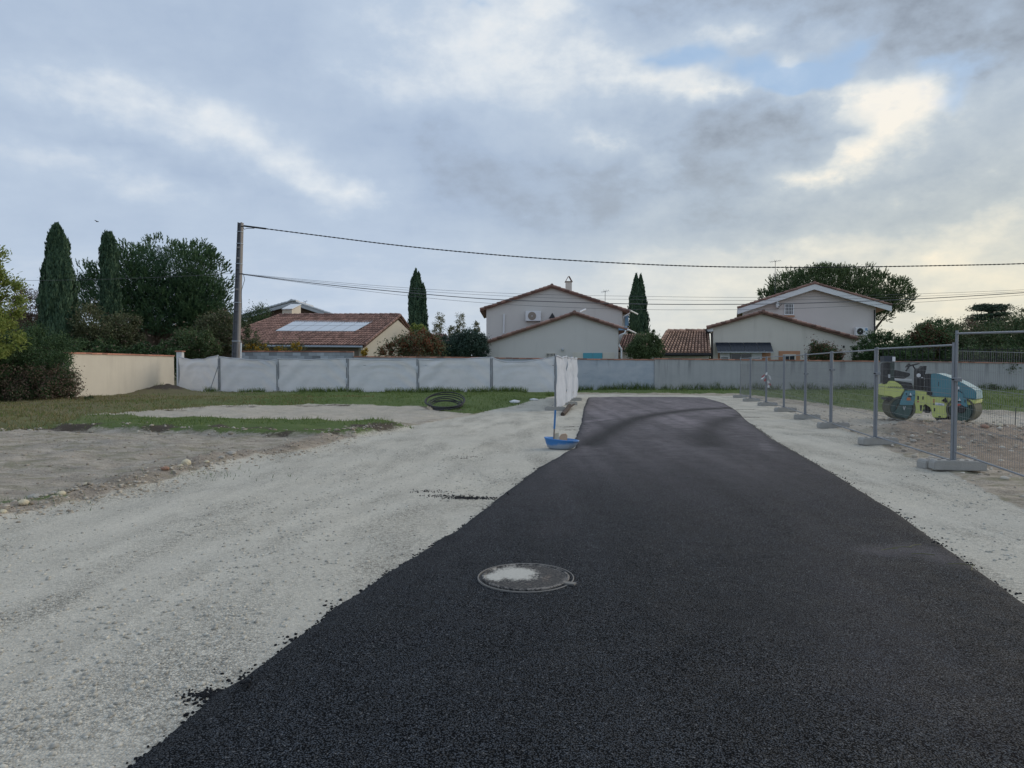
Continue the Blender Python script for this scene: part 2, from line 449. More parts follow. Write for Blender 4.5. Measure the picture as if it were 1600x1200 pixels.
# value noise for modelling relief
_T = rng.random((256, 256))
def vnoise(x, y):
    x = np.asarray(x, float); y = np.asarray(y, float)
    xi, yi = np.floor(x).astype(int), np.floor(y).astype(int); fx, fy = x - xi, y - yi
    fx, fy = fx * fx * (3 - 2 * fx), fy * fy * (3 - 2 * fy)
    g = lambda a, b: _T[a & 255, b & 255]
    return (g(xi, yi) * (1 - fx) + g(xi + 1, yi) * fx) * (1 - fy) + (g(xi, yi + 1) * (1 - fx) + g(xi + 1, yi + 1) * fx) * fy
def fbm(x, y, o=4):
    s, a = 0, .5
    for i in range(o):
        s = s + a * (vnoise(x * 2 ** i + 17 * i, y * 2 ** i - 9 * i) - .5); a *= .55
    return s
def inside(px, py, poly):
    """signed distance, positive inside"""
    P = np.array(poly, float); ins = np.zeros(px.shape, bool); d = np.full(px.shape, 1e9)
    for i in range(len(P)):
        a, b = P[i], P[(i + 1) % len(P)]
        e = b - a; w0, w1 = px - a[0], py - a[1]
        tt = np.clip((w0 * e[0] + w1 * e[1]) / (e @ e + 1e-12), 0, 1)
        d = np.minimum(d, np.hypot(w0 - e[0] * tt, w1 - e[1] * tt))
        if b[1] != a[1]:
            c = ((a[1] > py) != (b[1] > py)) & (px < (b[0] - a[0]) * (py - a[1]) / (b[1] - a[1]) + a[0])
            ins ^= c
    return np.where(ins, d, -d)
def polydist(px, py, pts):
    d = np.full(px.shape, 1e9)
    for a, b in zip(pts[:-1], pts[1:]):
        a, b = np.array(a), np.array(b); e = b - a
        tt = np.clip(((px - a[0]) * e[0] + (py - a[1]) * e[1]) / (e @ e + 1e-12), 0, 1)
        d = np.minimum(d, np.hypot(px - a[0] - e[0] * tt, py - a[1] - e[1] * tt))
    return d
gp = lambda pts, z=0.0: [tuple(G(x, y, z)[:2]) for x, y in pts]
# ================================================================== the ground
GRAVEL = [(-11, -12), (-7.4, 1.0)] + gp([(0,812),(120,788),(225,764),(300,740),(360,723),(480,707),(560,682),(640,666),(740,648),(800,630),(850,621),(897,615.5),(1150,618.5),(1190,628),(1225,640),(1262,655),(1300,672),(1375,697),(1420,716),(1490,742),(1600,795)]) + [(7.6, -12)]
TURF = [gp([(-160,664),(0,668),(90,664),(130,645),(250,637),(330,631),(480,629),(650,631),(700,640),(740,642),(800,632),(835,622),(880,614),(880,598),(-160,598)], .10),
        gp([(85,664),(250,667),(400,672),(500,676),(560,673),(635,662),(600,656),(480,656),(350,652),(250,650),(125,648)], .14),
        gp([(896,604),(1700,604),(1700,648),(1500,641),(1370,644),(1250,626),(1150,615),(896,613.5)])]
SOILLINE = [[tuple(p) for p in gp(q, .06)] for q in ([(-60,672),(60,667),(250,669),(400,675),(520,679),(600,668)], [(250,640),(330,634),(480,632),(560,632)], [(660,633),(700,640),(745,642)])]
PALE = [gp([(1160,623),(1370,648),(1700,648),(1700,700),(1540,664),(1400,666),(1380,692),(1300,670)]), gp([(130,645),(200,637),(300,631),(480,628.5),(660,631),(740,646),(600,660),(480,656),(350,652),(250,649)], .08)]
BROWN = gp([(1372,676),(1400,664),(1545,664),(1700,690),(1700,760),(1500,722),(1400,694)])
sm = lambda v, a, b: np.clip((v - a) / (b - a), 0, 1) ** 2 * (3 - 2 * np.clip((v - a) / (b - a), 0, 1))
SD = {}
def zones(x, y):
    g = inside(x, y, GRAVEL)
    tf = [inside(x, y, q) for q in TURF]
    return g, tf
def ground_z(x, y):
    x, y = np.asarray(x, float), np.asarray(y, float)
    g, tf = zones(x, y)
    near = sm(y, 55, 40) * sm(np.abs(x), 60, 40)
    off = 1 - sm(g, -.15, .15)
    z = .22 * sm(tf[0], -.3, 2.2) * sm(x, 2.5, .2) + .15 * sm(tf[1], -.12, .18)
    z = z + .10 * sm(tf[2], -.2, 1.4)
    z = z + off * (fbm(x * 1.3, y * 1.3, 5) * .15 + fbm(x * 3.4, y * 4.5, 4) * .09) * near
    z = z + (1 - off) * (fbm(x * .8, y * .35, 3) * .03) * near
    left = (x < 0) & (y < 16)
    z = z + np.where(left, np.exp(-((g + .35) / .38) ** 2) * (.10 + .14 * (fbm(x * 3, y * 3, 4) + .1)), 0)
    mound = np.exp(-(((x - 9.7) / 1.9) ** 2 + ((y - 16.4) / 1.5) ** 2)) * .30 + np.exp(-(((x - 12.3) / 1.6) ** 2 + ((y - 17.2) / 1.3) ** 2)) * .16
    z = z + mound * (1 + 1.2 * fbm(x * 2.2, y * 2.2, 4))
    heap = np.exp(-(((x + 18.2) / 1.3) ** 2 + ((y - 37.2) / .9) ** 2)) * .38
    z = z + heap * (1 + 1.0 * fbm(x * 2, y * 2, 4))
    return z
xs = np.concatenate([[-4000, -1200, -400, -150, -80, -50], np.arange(-34, 27, .14), [35, 50, 80, 150, 400, 1200, 4000]])
yy = [1.2]
while yy[-1] < 50: yy.append(yy[-1] + max(.05, .0062 * yy[-1]))
ys = np.concatenate([[-4000, -300, -60, -15, -5, -1, 0.4], yy, [60, 80, 120, 250, 700, 2000, 5000]])
GX, GY = np.meshgrid(xs, ys)
gx, gy = GX.ravel(), GY.ravel()
g, tf = zones(gx, gy)
gz = ground_z(gx, gy)
nx_, ny_ = len(xs), len(ys)
ii = np.arange((ny_ - 1) * (nx_ - 1)); r_, c_ = ii // (nx_ - 1), ii % (nx_ - 1)
q0 = r_ * nx_ + c_
F = np.stack([q0, q0 + 1, q0 + nx_ + 1, q0 + nx_], 1)
far = (gy > 47) | (np.abs(gx) > 33)
soil = np.zeros_like(gx)
for i, l in enumerate(SOILLINE): soil = np.maximum(soil, np.exp(-(polydist(gx, gy, l) / (.62 if i == 0 else .6)) ** 2) * (1.0 if i == 0 else .75))
soil = np.maximum(soil, np.exp(-(((gx + 18.2) / 1.3) ** 2 + ((gy - 37.2) / .9) ** 2)) * 1.3)
soil = soil * (.35 + .55 * sm(fbm(gx * 1.1, gy * 1.3, 4), -.10, .12))
turfm = np.maximum.reduce([sm(q, -.5, .6) for q in tf]); turfm = np.where(far, 1.0, turfm)
edgeweed = np.exp(-((gx + 6.0) ** 2 / .5 + (gy - 8.6) ** 2 / .25)) + .5 * np.exp(-((gx + 4.6) ** 2 / .9 + (gy - 10.6) ** 2 / .25))
turfm = np.maximum(turfm, edgeweed * .75)
pale = np.maximum(sm(inside(gx, gy, PALE[0]), -.5, .5) * .9, sm(inside(gx, gy, PALE[1]), -.5, .5) * .7)
brown = np.maximum(sm(inside(gx, gy, BROWN), -.5, .5), np.where((gx < 0) & (gy < 16), np.exp(-((g + .35) / .45) ** 2) * .6, 0))
rut = np.zeros_like(gx)
for line in ([(-60,955),(120,880),(300,822),(480,778),(640,730),(760,690),(850,655)], [(-60,900),(110,842),(280,795),(450,752),(600,712),(720,676),(830,640)], [(-60,1150),(160,1010),(330,910),(480,845),(600,800),(700,760),(790,715),(850,680)], [(-60,1060),(100,965),(280,880),(430,825),(560,780),(680,735),(790,690)]):
    q = np.array(gp(line)); dd_ = polydist(gx, gy, [tuple(v) for v in q]) + fbm(gx * 2, gy * .6, 3) * .12
    rut = np.maximum(rut, np.exp(-(dd_ / .17) ** 2) * (.55 + 1.1 * fbm(gx * .7, gy * .25, 3)))
    rut = rut - np.exp(-((dd_ - .30) / .07) ** 2) * .45
rut = rut * (gy < 26)
ground = np_mesh('ground', np.stack([gx, gy, gz], 1), F, groundmat(), {
    'gravel': ('POINT', sm(g, -.4, .4)), 'rut': ('POINT', rut), 'turf': ('POINT', turfm), 'soil': ('POINT', soil), 'pale': ('POINT', pale), 'brown': ('POINT', brown)}, smooth=True)
tag(ground, kind='structure')

# ================================================================== the fresh asphalt road
AZ = .045
LE = [(-2.75, -4.0)] + [tuple(G(x, y, AZ)[:2]) for x, y in [(190,1200),(265,1140),(330,1086),(385,1052),(430,1020),(520,950),(640,870),(720,821),(780,777),(826,741),(846,727),(886,705),(901,698),(899,687),(906,670),(910,658),(912,640),(918,624),(922,618.5)]]
RE = [(1.45, -4.0)] + [tuple(G(x, y, AZ)[:2]) for x, y in [(1600,940),(1500,868),(1400,800),(1300,737),(1200,681),(1165,655),(1150,640),(1130,629),(1100,620.5)]]
lex, ley = np.array([p[0] for p in LE]), np.array([p[1] for p in LE]); rex, rey = np.array([p[0] for p in RE]), np.array([p[1] for p in RE])
ROAD_END = min(ley[-1], rey[-1])
def left_edge(y): return np.interp(y, ley, lex) + fbm(np.asarray(y) * 3.1, np.asarray(y) * 0 + 3.3, 4) * .075
def right_edge(y): return np.interp(y, rey, rex) + fbm(np.asarray(y) * 2.1, np.asarray(y) * 0 + 8.3, 4) * .05
ry = [-4.0, -2, 0]
while ry[-1] < ROAD_END - .1: ry.append(ry[-1] + max(.05, .0045 * ry[-1]))
ry = np.array(ry)
NC = 96
s_ = np.linspace(0, 1, NC)
L_, R_ = left_edge(ry), right_edge(ry)
rx = L_[:, None] + (R_ - L_)[:, None] * s_[None]
ryy = np.repeat(ry[:, None], NC, 1) + fbm(rx * 2, rx * 0 + 4, 3) * .25 * sm(np.repeat(ry[:, None], NC, 1), ROAD_END - 1, ROAD_END)
wd = np.minimum(rx - L_[:, None], R_[:, None] - rx)
rz = AZ + .02 * sm(wd, 0, 1.5) + fbm(rx * .9, ryy * .6, 3) * .02 - .018 * np.exp(-wd / .07) + fbm(rx * 6, ryy * 6, 2) * .006
# skirt columns: the rolled edge that falls to the gravel
skx = lambda e, o: e + o
sl = .045 + .05 * np.abs(fbm(ry * 7, ry * 0 + 1.7, 3)); sr = .035 + .04 * np.abs(fbm(ry * 7, ry * 0 + 5.7, 3))
X2 = np.concatenate([(L_ - sl)[:, None], rx, (R_ + sr)[:, None]], 1)
Y2 = np.concatenate([ryy[:, :1], ryy, ryy[:, -1:]], 1)
Z2 = np.concatenate([np.full((len(ry), 1), -.02), rz, np.full((len(ry), 1), -.02)], 1)
X2 = np.concatenate([X2, X2[-1:]]); Y2 = np.concatenate([Y2, Y2[-1:] + .08]); Z2 = np.concatenate([Z2, np.full((1, NC + 2), -.02)])
ax_, ay_ = X2.ravel(), Y2.ravel()
ncol, nrow = NC + 2, len(ry) + 1
ii = np.arange((nrow - 1) * (ncol - 1)); q0 = ii // (ncol - 1) * ncol + ii % (ncol - 1)
F = np.stack([q0, q0 + 1, q0 + ncol + 1, q0 + ncol], 1)
dist = lambda pts: polydist(ax_, ay_, gp(pts))
dark = np.zeros_like(ax_); dust = np.zeros_like(ax_)
for pts, w, am in [([(1163,639),(1120,640),(1085,643),(1055,646.5),(1029,650),(995,657),(961,673),(921,698)], .38, 1.0), ([(1175,652),(1141,655),(1114,666),(1105,680),(1107,700)], .4, .8), ([(1163,639),(1145,638.5)], .5, 1.0), ([(1178,653),(1160,651)], .4, 1.0)]:
    dark = np.maximum(dark, np.exp(-(dist(pts) / w) ** 2) * am)
for pts, w, am in [([(914,648),(960,645),(1006,643)], .55, 1.0), ([(914,661),(950,657),(977,655)], .4, 1.0), ([(1069,664),(1083,675),(1085,722)], .30, .3), ([(1180,671),(1191,689),(1200,707)], .25, .6),
                   ([(1050,650),(1110,647),(1150,647)], .5, .8), ([(1130,690),(1150,740)], .5, .25), ([(990,660),(940,688)], .25, .35), ([(1370,870),(1450,866),(1480,880)], .22, .28), ([(1045,640),(1110,638)], .6, .7), ([(960,690),(900,760),(860,840)], .35, .10), ([(1180,740),(1330,900),(1420,1100)], .45, .08)]:
    dust = np.maximum(dust, np.exp(-(dist(pts) / w) ** 2) * am)
dust = np.maximum(dust, sm(ay_, 4, 24) * .86 * (.6 + 1.2 * (fbm(ax_ * .8, ay_ * .25, 4) + .3)))  # grazing sheen painted in: paler tone growing towards the far end
dark = np.maximum(dark, np.exp(-np.minimum(ax_ - np.interp(ay_, ley, lex), np.interp(ay_, rey, rex) - ax_) / .10) * .8)
dark = np.maximum(dark, np.exp(-(((ax_ - 1.5) / .9) ** 2 + ((ay_ - 4.6) / .35) ** 2)) * .45)
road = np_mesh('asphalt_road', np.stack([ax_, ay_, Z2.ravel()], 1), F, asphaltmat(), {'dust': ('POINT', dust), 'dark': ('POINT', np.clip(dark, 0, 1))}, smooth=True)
tag(road, kind='structure')

# ================================================================== loose stone, crumbs, turf
_ico = bmesh.new(); bmesh.ops.create_icosphere(_ico, subdivisions=1, radius=1)
IV = np.array([v.co for v in _ico.verts]); IF = np.array([[v.index for v in f.verts] for f in _ico.faces]); _ico.free()
def scatter(name, P, size, mat, flat=.6, lift=.25):
    n = len(P); k = len(IV)
    ang = rng.random(n) * 6.283
    V = IV[None] * (1 + (rng.random((n, k, 3)) - .5) * .55) * np.array([1, 1, 1])
    V = V * np.stack([1 + .5 * rng.random(n), .7 + .4 * rng.random(n), flat * (.7 + .6 * rng.random(n))], 1)[:, None, :]
    c, s = np.cos(ang)[:, None], np.sin(ang)[:, None]
    V = np.stack([V[..., 0] * c - V[..., 1] * s, V[..., 0] * s + V[..., 1] * c, V[..., 2]], 2) * np.asarray(size)[:, None, None]
    V = V + P[:, None, :] + np.stack([np.zeros(n), np.zeros(n), np.asarray(size) * lift], 1)[:, None, :]
    F = (IF[None] + (np.arange(n) * k)[:, None, None]).reshape(-1, 3)
    o = np_mesh(name, V.reshape(-1, 3), F, mat, {'v': ('FACE', np.repeat(rng.random(n), len(IF)))})
    return tag(o, kind='stuff')
def drop(x, y, up=0): return np.stack([x, y, ground_z(x, y) + up], 1)
M = {}
def stone_mat(name, a, b):
    m, t, bs = newmat(name)
    c = t.mix(t.attr('v'), a, b)
    c = t.mix(1.0, c, X(t, _gray(t, t.noise(t.obj(), 30, 4, .6) * .5 + .75)), 'MULTIPLY')
    t.put(bs.inputs['Base Color'], c); bs.inputs['Roughness'].default_value = .9
    bs.inputs['Specular IOR Level'].default_value = .2
    return m
M['chip'] = stone_mat('limestone_chips', (.32,.305,.265), (.58,.555,.485))
M['rubble'] = stone_mat('rubble_stone', (.33,.28,.22), (.66,.61,.52))
M['clod'] = stone_mat('earth_clods', (.12,.09,.065), (.33,.26,.19))
M['rubble2'] = stone_mat('soiled_stone', (.24,.20,.15), (.50,.46,.39))
M['clod2'] = stone_mat('pale_earth_clods', (.25,.215,.17), (.40,.35,.29))
M['crumb'] = stone_mat('asphalt_crumbs', (.010,.011,.013), (.022,.023,.026))
# chips on the gravel: densest close to the viewer
n = 60000
y = 2.2 + 12 * rng.random(n) ** 1.7; x = (rng.random(n) * 2 - 1) * (1.5 + y * .78)
g0, _ = zones(x, y)
keep = (g0 > .05) & ((x < np.interp(y, ley, lex) - .08) | (x > np.interp(y, rey, rex) + .08))
cl = fbm(x * 1.3, y * .5, 4)
keep &= rng.random(n) < np.clip(.35 + cl * 2.2, .06, 1)
x, y = x[keep], y[keep]
scatter('gravel_chips', drop(x, y), .004 + .014 * rng.random(len(x)) ** 3.2, M['chip'], .6, .15)
# band of coarser stones along the edge of the gravel, and rubble on the plots
n = 2600
i = rng.random(n); bx = np.array([p[0] for p in GRAVEL[1:12]]); by = np.array([p[1] for p in GRAVEL[1:12]])
seg = i * 7.5; x = np.interp(seg, range(11), bx) + rng.normal(0, .28, n) - .12; y = np.interp(seg, range(11), by) + rng.normal(0, .25, n)
scatter('edge_rubble', drop(x, y), .006 + .026 * rng.random(n) ** 3.5, M['rubble2'], .6, .1)
n = 9000
x = -1 - rng.random(n) * 24; y = 8 + 12 * rng.random(n); g0, tf0 = zones(x, y); keep = (g0 < -.3) & (tf0[1] < .1) & (tf0[0] < .1)
scatter('plot_clods', drop(x[keep], y[keep]), .006 + .03 * rng.random(keep.sum()) ** 4, M['clod2'], .5, .0)
n = 5200
x = 6 + rng.random(n) * 16; y = 9 + 18 * rng.random(n); g0, tf0 = zones(x, y); keep = (g0 < .1) & (tf0[2] < 0)
scatter('right_plot_rubble', drop(x[keep], y[keep]), .010 + .05 * rng.random(keep.sum()) ** 4, M['rubble'], .6, .05)
n = 2600
x = 7 + rng.random(n) * 9; y = 14 + 5 * rng.random(n); keep = inside(x, y, BROWN) > -.3
scatter('right_plot_clods', drop(x[keep], y[keep]), .010 + .05 * rng.random(keep.sum()) ** 3.5, M['clod2'], .6, .05)
n = 260
sx = rng.random(n); l0 = SOILLINE[0]; seg = sx * (len(l0) - 1); x = np.interp(seg, range(len(l0)), [p[0] for p in l0]) + rng.normal(0, .3, n); y = np.interp(seg, range(len(l0)), [p[1] for p in l0]) + rng.normal(-.15, .3, n)
scatter('bank_rubble', drop(x, y), .012 + .05 * rng.random(n) ** 3.5, M['rubble2'], .6, .1)
# asphalt crumbs spilled beside the road
n = 750
y = 2.7 + 9 * rng.random(n) ** 1.6; x = left_edge(y) - .02 - rng.exponential(.014, n) * (1 + 2.2 * (fbm(y * 2.2, y * 0 + 2, 3) > .12))
P = [np.stack([x, y], 1)]
n = 700; y = 4 + 16 * rng.random(n); P.append(np.stack([right_edge(y) + .02 + rng.exponential(.03, n), y], 1))
for px, py, sx, sy, k in [(338,1084,.09,.03,200),(318,1090,.05,.03,40),(738,778,.17,.05,420),(700,775,.16,.05,120),(668,768,.14,.06,60),(735,714,.12,.05,30),(720,716,.1,.04,20),(893,667,.14,.06,60),(888,672,.1,.04,30),(1160,640,.3,.07,120),(1172,652,.3,.06,120),(1420,745,.2,.1,14),(1465,858,.03,.03,10),(1512,880,.05,.03,14)]:
    c = G(px, py); P.append(np.stack([rng.normal(c.x, sx, k), rng.normal(c.y, sy, k)], 1))
P = np.concatenate(P)
onroad = (P[:, 0] > np.interp(P[:, 1], ley, lex) + .05) & (P[:, 0] < np.interp(P[:, 1], rey, rex) - .05)
scatter('asphalt_crumbs', drop(P[:, 0], P[:, 1], np.where(onroad, AZ + .02, 0)), .004 + .0075 * rng.random(len(P)) ** 1.6, M['crumb'], .75, .3)
# turf: single blades
def blades(name, poly_ok, n, box, h, w, mat, gz_up=0):
    x = box[0] + (box[1] - box[0]) * rng.random(n); y = box[2] + (box[3] - box[2]) * rng.random(n)
    k = poly_ok(x, y); x, y = x[k], y[k]; n = len(x)
    z = ground_z(x, y)
    hh = h * (.45 + .9 * rng.random(n) + 1.4 * np.clip(fbm(x * .7, y * .7, 3), -.2, 1)); a = rng.random(n) * 6.283
    dx, dy = np.cos(a) * w, np.sin(a) * w
    lean = rng.normal(0, .45, (n, 2)) * hh[:, None]
    V = np.stack([np.stack([x - dx, y - dy, z - .01], 1), np.stack([x + dx, y + dy, z - .01], 1), np.stack([x + lean[:, 0], y + lean[:, 1], z + hh], 1)], 1).reshape(-1, 3)
    return tag(np_mesh(name, V, np.arange(3 * n).reshape(-1, 3), mat, {'v': ('FACE', rng.random(n))}), kind='stuff')
M['grass'] = leafmat('turf_blades', (.085,.150,.036), (.20,.245,.085), .3)
M['drygrass'] = leafmat('dry_turf', (.13,.14,.05), (.30,.24,.12), .3)
ok = lambda i, thr=0.0: (lambda x, y: (inside(x, y, TURF[i]) + fbm(x * 1.5, y * 1.5, 3) * 1.2 > thr) & (rng.random(len(x)) < .12 + 1.9 * np.clip(fbm(x * .6, y * .6, 4) + .12, 0, 1)) & (rng.random(len(x)) < (sm(x, -19, -9) if i == 0 else 1) + .15))
blades('left_bank_grass', ok(0), 75000, (-24, 4, 18, 40), .09, .014, M['grass'])
blades('left_bank_dry_grass', lambda x, y: (inside(x, y, TURF[0]) > -.3) & (x < -8 + fbm(x, y, 3) * 10), 30000, (-26, -6, 18, 33), .08, .014, M['drygrass'])
blades('strip_grass', ok(1), 26000, (-13, -1.5, 18, 26), .075, .010, M['grass'])
blades('wall_foot_grass', ok(2), 60000, (3, 30, 26, 47), .13, .016, M['grass'])
blades('wall_foot_weeds', lambda x, y: fbm(x * .8, y * 0 + 1, 3) > -.12, 13000, (3.6, 32, 45.0, 46.0), .42, .02, M['grass'])
blades('fence_foot_weeds', lambda x, y: fbm(x * .8, y * 0 + 2, 3) > -.05, 5000, (-19, 2.4, 37.6, 38.4), .26, .016, M['grass'])
blades('edge_weeds', lambda x, y: (np.exp(-((x + 6.1) ** 2 / .4 + (y - 8.5) ** 2 / .2)) + .35 * np.exp(-((x + 4.6) ** 2 / .9 + (y - 10.7) ** 2 / .2))) > rng.random(len(x)), 5000, (-8, -3, 7.5, 11.5), .05, .006, leafmat('grey_green_weeds', (.12,.18,.10), (.22,.26,.16), .3))
# ================================================================== materials for built things
M['beige'] = plain('beige_render', (.63,.575,.48), .9, .10, 1.2, .25, 60, stain=.25, stain_col=(.42,.37,.30))
M['blueish'] = plain('blue_grey_render', (.44,.47,.51), .9, .12, 1.5, .25, 40, stain=.35, stain_col=(.33,.36,.40))
M['blockgrey'] = plain('concrete_block', (.31,.34,.37), .92, .25, 2.5, .4, 40, attr='v')
M['mortar'] = plain('mortar', (.25,.26,.27), .95, .15, 6)
M['terracotta'] = plain('terracotta', (.265,.158,.128), .85, .30, 3, .2, 30, attr='v')
M['undertile'] = plain('shade_under_tiles', (.085,.048,.036), .9, .3, 3)  # shade in the gaps between tiles, painted as a dark slab colour
M['coping'] = plain('terracotta_coping', (.42,.20,.14), .85, .25, 3, .2, 30, attr='v')
M['render_b'] = plain('grey_beige_render', (.64,.615,.58), .92, .05, .7, .18, 50, stain=.16, stain_col=(.40,.38,.35))
M['render_c'] = plain('warm_beige_render', (.66,.62,.55), .92, .07, .8, .2, 50, stain=.30, stain_col=(.40,.37,.32))
M['render_c2'] = plain('pink_grey_render', (.65,.60,.57), .92, .06, .8, .2, 50)
M['render_a'] = plain('sunny_beige_render', (.63,.575,.48), .92, .08, .8, .2, 50, stain=.2, stain_col=(.48,.43,.35))
M['darkwall'] = plain('brown_boarding', (.13,.085,.06), .85, .25, 3)
M['shadewall'] = plain('shade_taupe_render', (.28,.24,.20), .9, .12, 2)  # eave shade of the solar house front painted into this tone
M['white'] = plain('white_paint', (.74,.75,.76), .5, .04, 3)
M['pvc'] = plain('white_plastic', (.72,.73,.74), .4, .04, 3)
M['greypvc'] = plain('grey_metal_sheet', (.50,.52,.54), .5, .08, 3)
M['bluefascia'] = plain('blue_fascia', (.20,.34,.50), .6, .06, 3)
M['teal'] = plain('turquoise_shutter', (.10,.36,.45), .55, .06, 3)
M['dark'] = plain('dark_opening', (.018,.020,.024), .35, .1, 3)
M['glass'] = plain('window_glass', (.04,.05,.06), .08, .05, 3, spec=.6)
M['gutter'] = plain('zinc_gutter', (.42,.47,.53), .5, .08, 3)
M['darkmetal'] = plain('dark_metal', (.030,.031,.033), .6, .15, 6, spec=.25)
M['brick'] = plain('brick_surround', (.50,.26,.15), .85, .2, 4)
M['solar_pale'] = plain('sky_pale_solar_glass', (.52,.55,.58), .12, .05, 2, spec=.9)  # sky reflection put into the colour as a pale base
M['solar_dark'] = plain('dark_solar_glass', (.022,.028,.040), .18, .08, 2, spec=.5)
M['galv'] = plain('galvanised_steel', (.25,.265,.285), .48, .16, 7, metal=.35)
M['wire'] = plain('galvanised_wire', (.22,.225,.23), .55, .1, 7, metal=.3)
M['concrete'] = plain('foot_concrete', (.36,.35,.325), .95, .22, 6, .5, 40)
M['pole'] = plain('pole_concrete', (.115,.12,.135), .9, .15, 3, .3, 20, stain=.4, stain_col=(.17,.165,.165))
M['polelight'] = plain('pole_concrete_flange', (.27,.25,.24), .9, .12, 3, .3, 20)
M['cable'] = plain('black_cable', (.035,.035,.038), .6, .1, 3)
M['greycable'] = plain('grey_cable', (.13,.13,.14), .6, .1, 3)
def sheetmat():
    m = bpy.data.materials.new('white_mesh_sheet'); m.use_nodes = True; m.node_tree.nodes.clear()
    t = T(m.node_tree); p = t.obj()
    n = t.noise(t.scale(p, (.6, .6, 1.2)), 1.4, 5, .6)
    c = t.mix(t.rng(n, .35, .7), (.74,.755,.79), (.66,.68,.715))
    a = t.n('ShaderNodeBsdfDiffuse'); t.put(a.inputs[0], c)
    t.put(a.inputs['Normal'], t.bump(t.noise(t.scale(p, (1, 1, 2.4)), 2.2, 5, .6, .6), .5, .05))
    b = t.n('ShaderNodeBsdfTranslucent'); t.put(b.inputs[0], c)
    mx = t.n('ShaderNodeMixShader'); mx.inputs[0].default_value = .36
    t.t.links.new(a.outputs[0], mx.inputs[1]); t.t.links.new(b.outputs[0], mx.inputs[2])
    o = t.n('ShaderNodeOutputMaterial'); t.t.links.new(mx.outputs[0], o.inputs[0]); return m
M['sheet'] = sheetmat()
def stainwall():
    m, t, b = newmat('stained_concrete_wall')
    p = t.obj(); _, _, z = t.xyz(p)
    n = t.noise(p, 1.6, 5, .62)
    st = t.noise(t.scale(p, (1.5, 1.5, .10)), 2.0, 5, .6)
    run = t.rng(st, .50, .66) * t.rng(z + (n - .5) * 1.2, .55, 1.9)
    board = t.noise(t.scale(p, (5.5, 5.5, .02)), 1.0, 2, .5)
    c = t.mix(n, (.36,.365,.37), (.47,.47,.465))
    c = t.mix(t.rng(board, .35, .7) * .35, c, (.33,.335,.34))
    c = t.mix(run * .75, c, (.19,.195,.20))
    c = t.mix(t.rng(t.noise(p, .7, 4, .6), .5, .7) * t.rng(z, 1.0, .2) * .35, c, (.50,.48,.45))
    t.put(b.inputs['Base Color'], c); b.inputs['Roughness'].default_value = .93
    t.put(b.inputs['Normal'], t.bump(board * .5 + t.noise(p, 25, 4, .6) * .4, .4, .02)); return m
M['stainwall'] = stainwall()
def bluewall():
    m, t, b = newmat('patchy_blue_grey_render')
    p = t.obj(); _, _, z = t.xyz(p)
    n = t.noise(t.scale(p, (1, 1, 1.6)), 1.1, 6, .65); st = t.noise(t.scale(p, (2.4, 2.4, .25)), 2.0, 4, .6)
    c = t.mix(t.rng(n, .3, .7), (.37,.415,.47), (.47,.50,.535))
    c = t.mix(t.rng(st, .55, .7) * t.rng(z, 1.2, 1.9) * .6, c, (.22,.24,.27))
    c = t.mix(t.rng(t.noise(t.scale(p, (.6, .6, 5)), 2.2, 3, .5), .66, .72) * .45, c, (.26,.29,.33))
    t.put(b.inputs['Base Color'], c); b.inputs['Roughness'].default_value = .93
    t.put(b.inputs['Normal'], t.bump(n * .7 + t.noise(p, 22, 4, .6) * .3, .4, .03)); return m
M['bluewall'] = bluewall()

# ================================================================== walls round the site
def coping(mb, a, b, za, zb, w=.30):
    a, b = Vector((*a, 0)), Vector((*b, 0)); L = (b - a).length; n = max(2, int(L / .42)); d = (b - a) / L; nn = Vector((-d.y, d.x, 0))
    for i in range(n):
        c = a + d * (L * (i + .5) / n); z = za + (zb - za) * (i + .5) / n
        mb.val = rng.random(); j = rng.normal(0, .004)
        mb.obox(c + Vector((0, 0, z + .035 + j)), d * (L / n * .485), nn * (w / 2), Vector((0, 0, .035)))
def wall(name, label, a, b, za, zb, mat, w=.2, body='panel'):
    t = thing(name, ((a[0] + b[0]) / 2, (a[1] + b[1]) / 2, 0), label, 'wall')
    A, B = Vector((*a, 0)), Vector((*b, 0)); d = (B - A).normalized(); nn = Vector((-d.y, d.x, 0)) * w / 2
    mb = MB(); n = 24; P = []
    for i in range(n + 1):
        f = i / n; p = A + (B - A) * f; z = za + (zb - za) * f
        P += [p - nn + Vector((0, 0, -.3)), p + nn + Vector((0, 0, -.3)), p + nn + Vector((0, 0, z)), p - nn + Vector((0, 0, z))]
    Fc = [(3, 2, 1, 0), (n * 4, n * 4 + 1, n * 4 + 2, n * 4 + 3)]
    for i in range(n):
        for k in range(4): Fc.append((i * 4 + k, i * 4 + (k + 1) % 4, i * 4 + 4 + (k + 1) % 4, i * 4 + 4 + k))
    mb.poly(P, Fc); mb.build('wall_face', mat, t)
    c = MB(); coping(c, a, b, za + .001, zb + .001); c.build('coping', M['coping'], t, kind='stuff')
    return t
wall('boundary_wall', 'beige rendered wall with orange tile coping running back beside the dark hedge', (-19.6, 31.2), (-19.6, 41.0), 2.17, 2.16, M['beige'])
X_ = lambda px, d: (px - 800) / FPX * d
bw = wall('boundary_wall', 'grey concrete block wall with orange coping behind the white sheeting below the solar roof', (X_(372, 45), 45), (X_(553, 45), 45), 2.50, 2.47, M['mortar'])
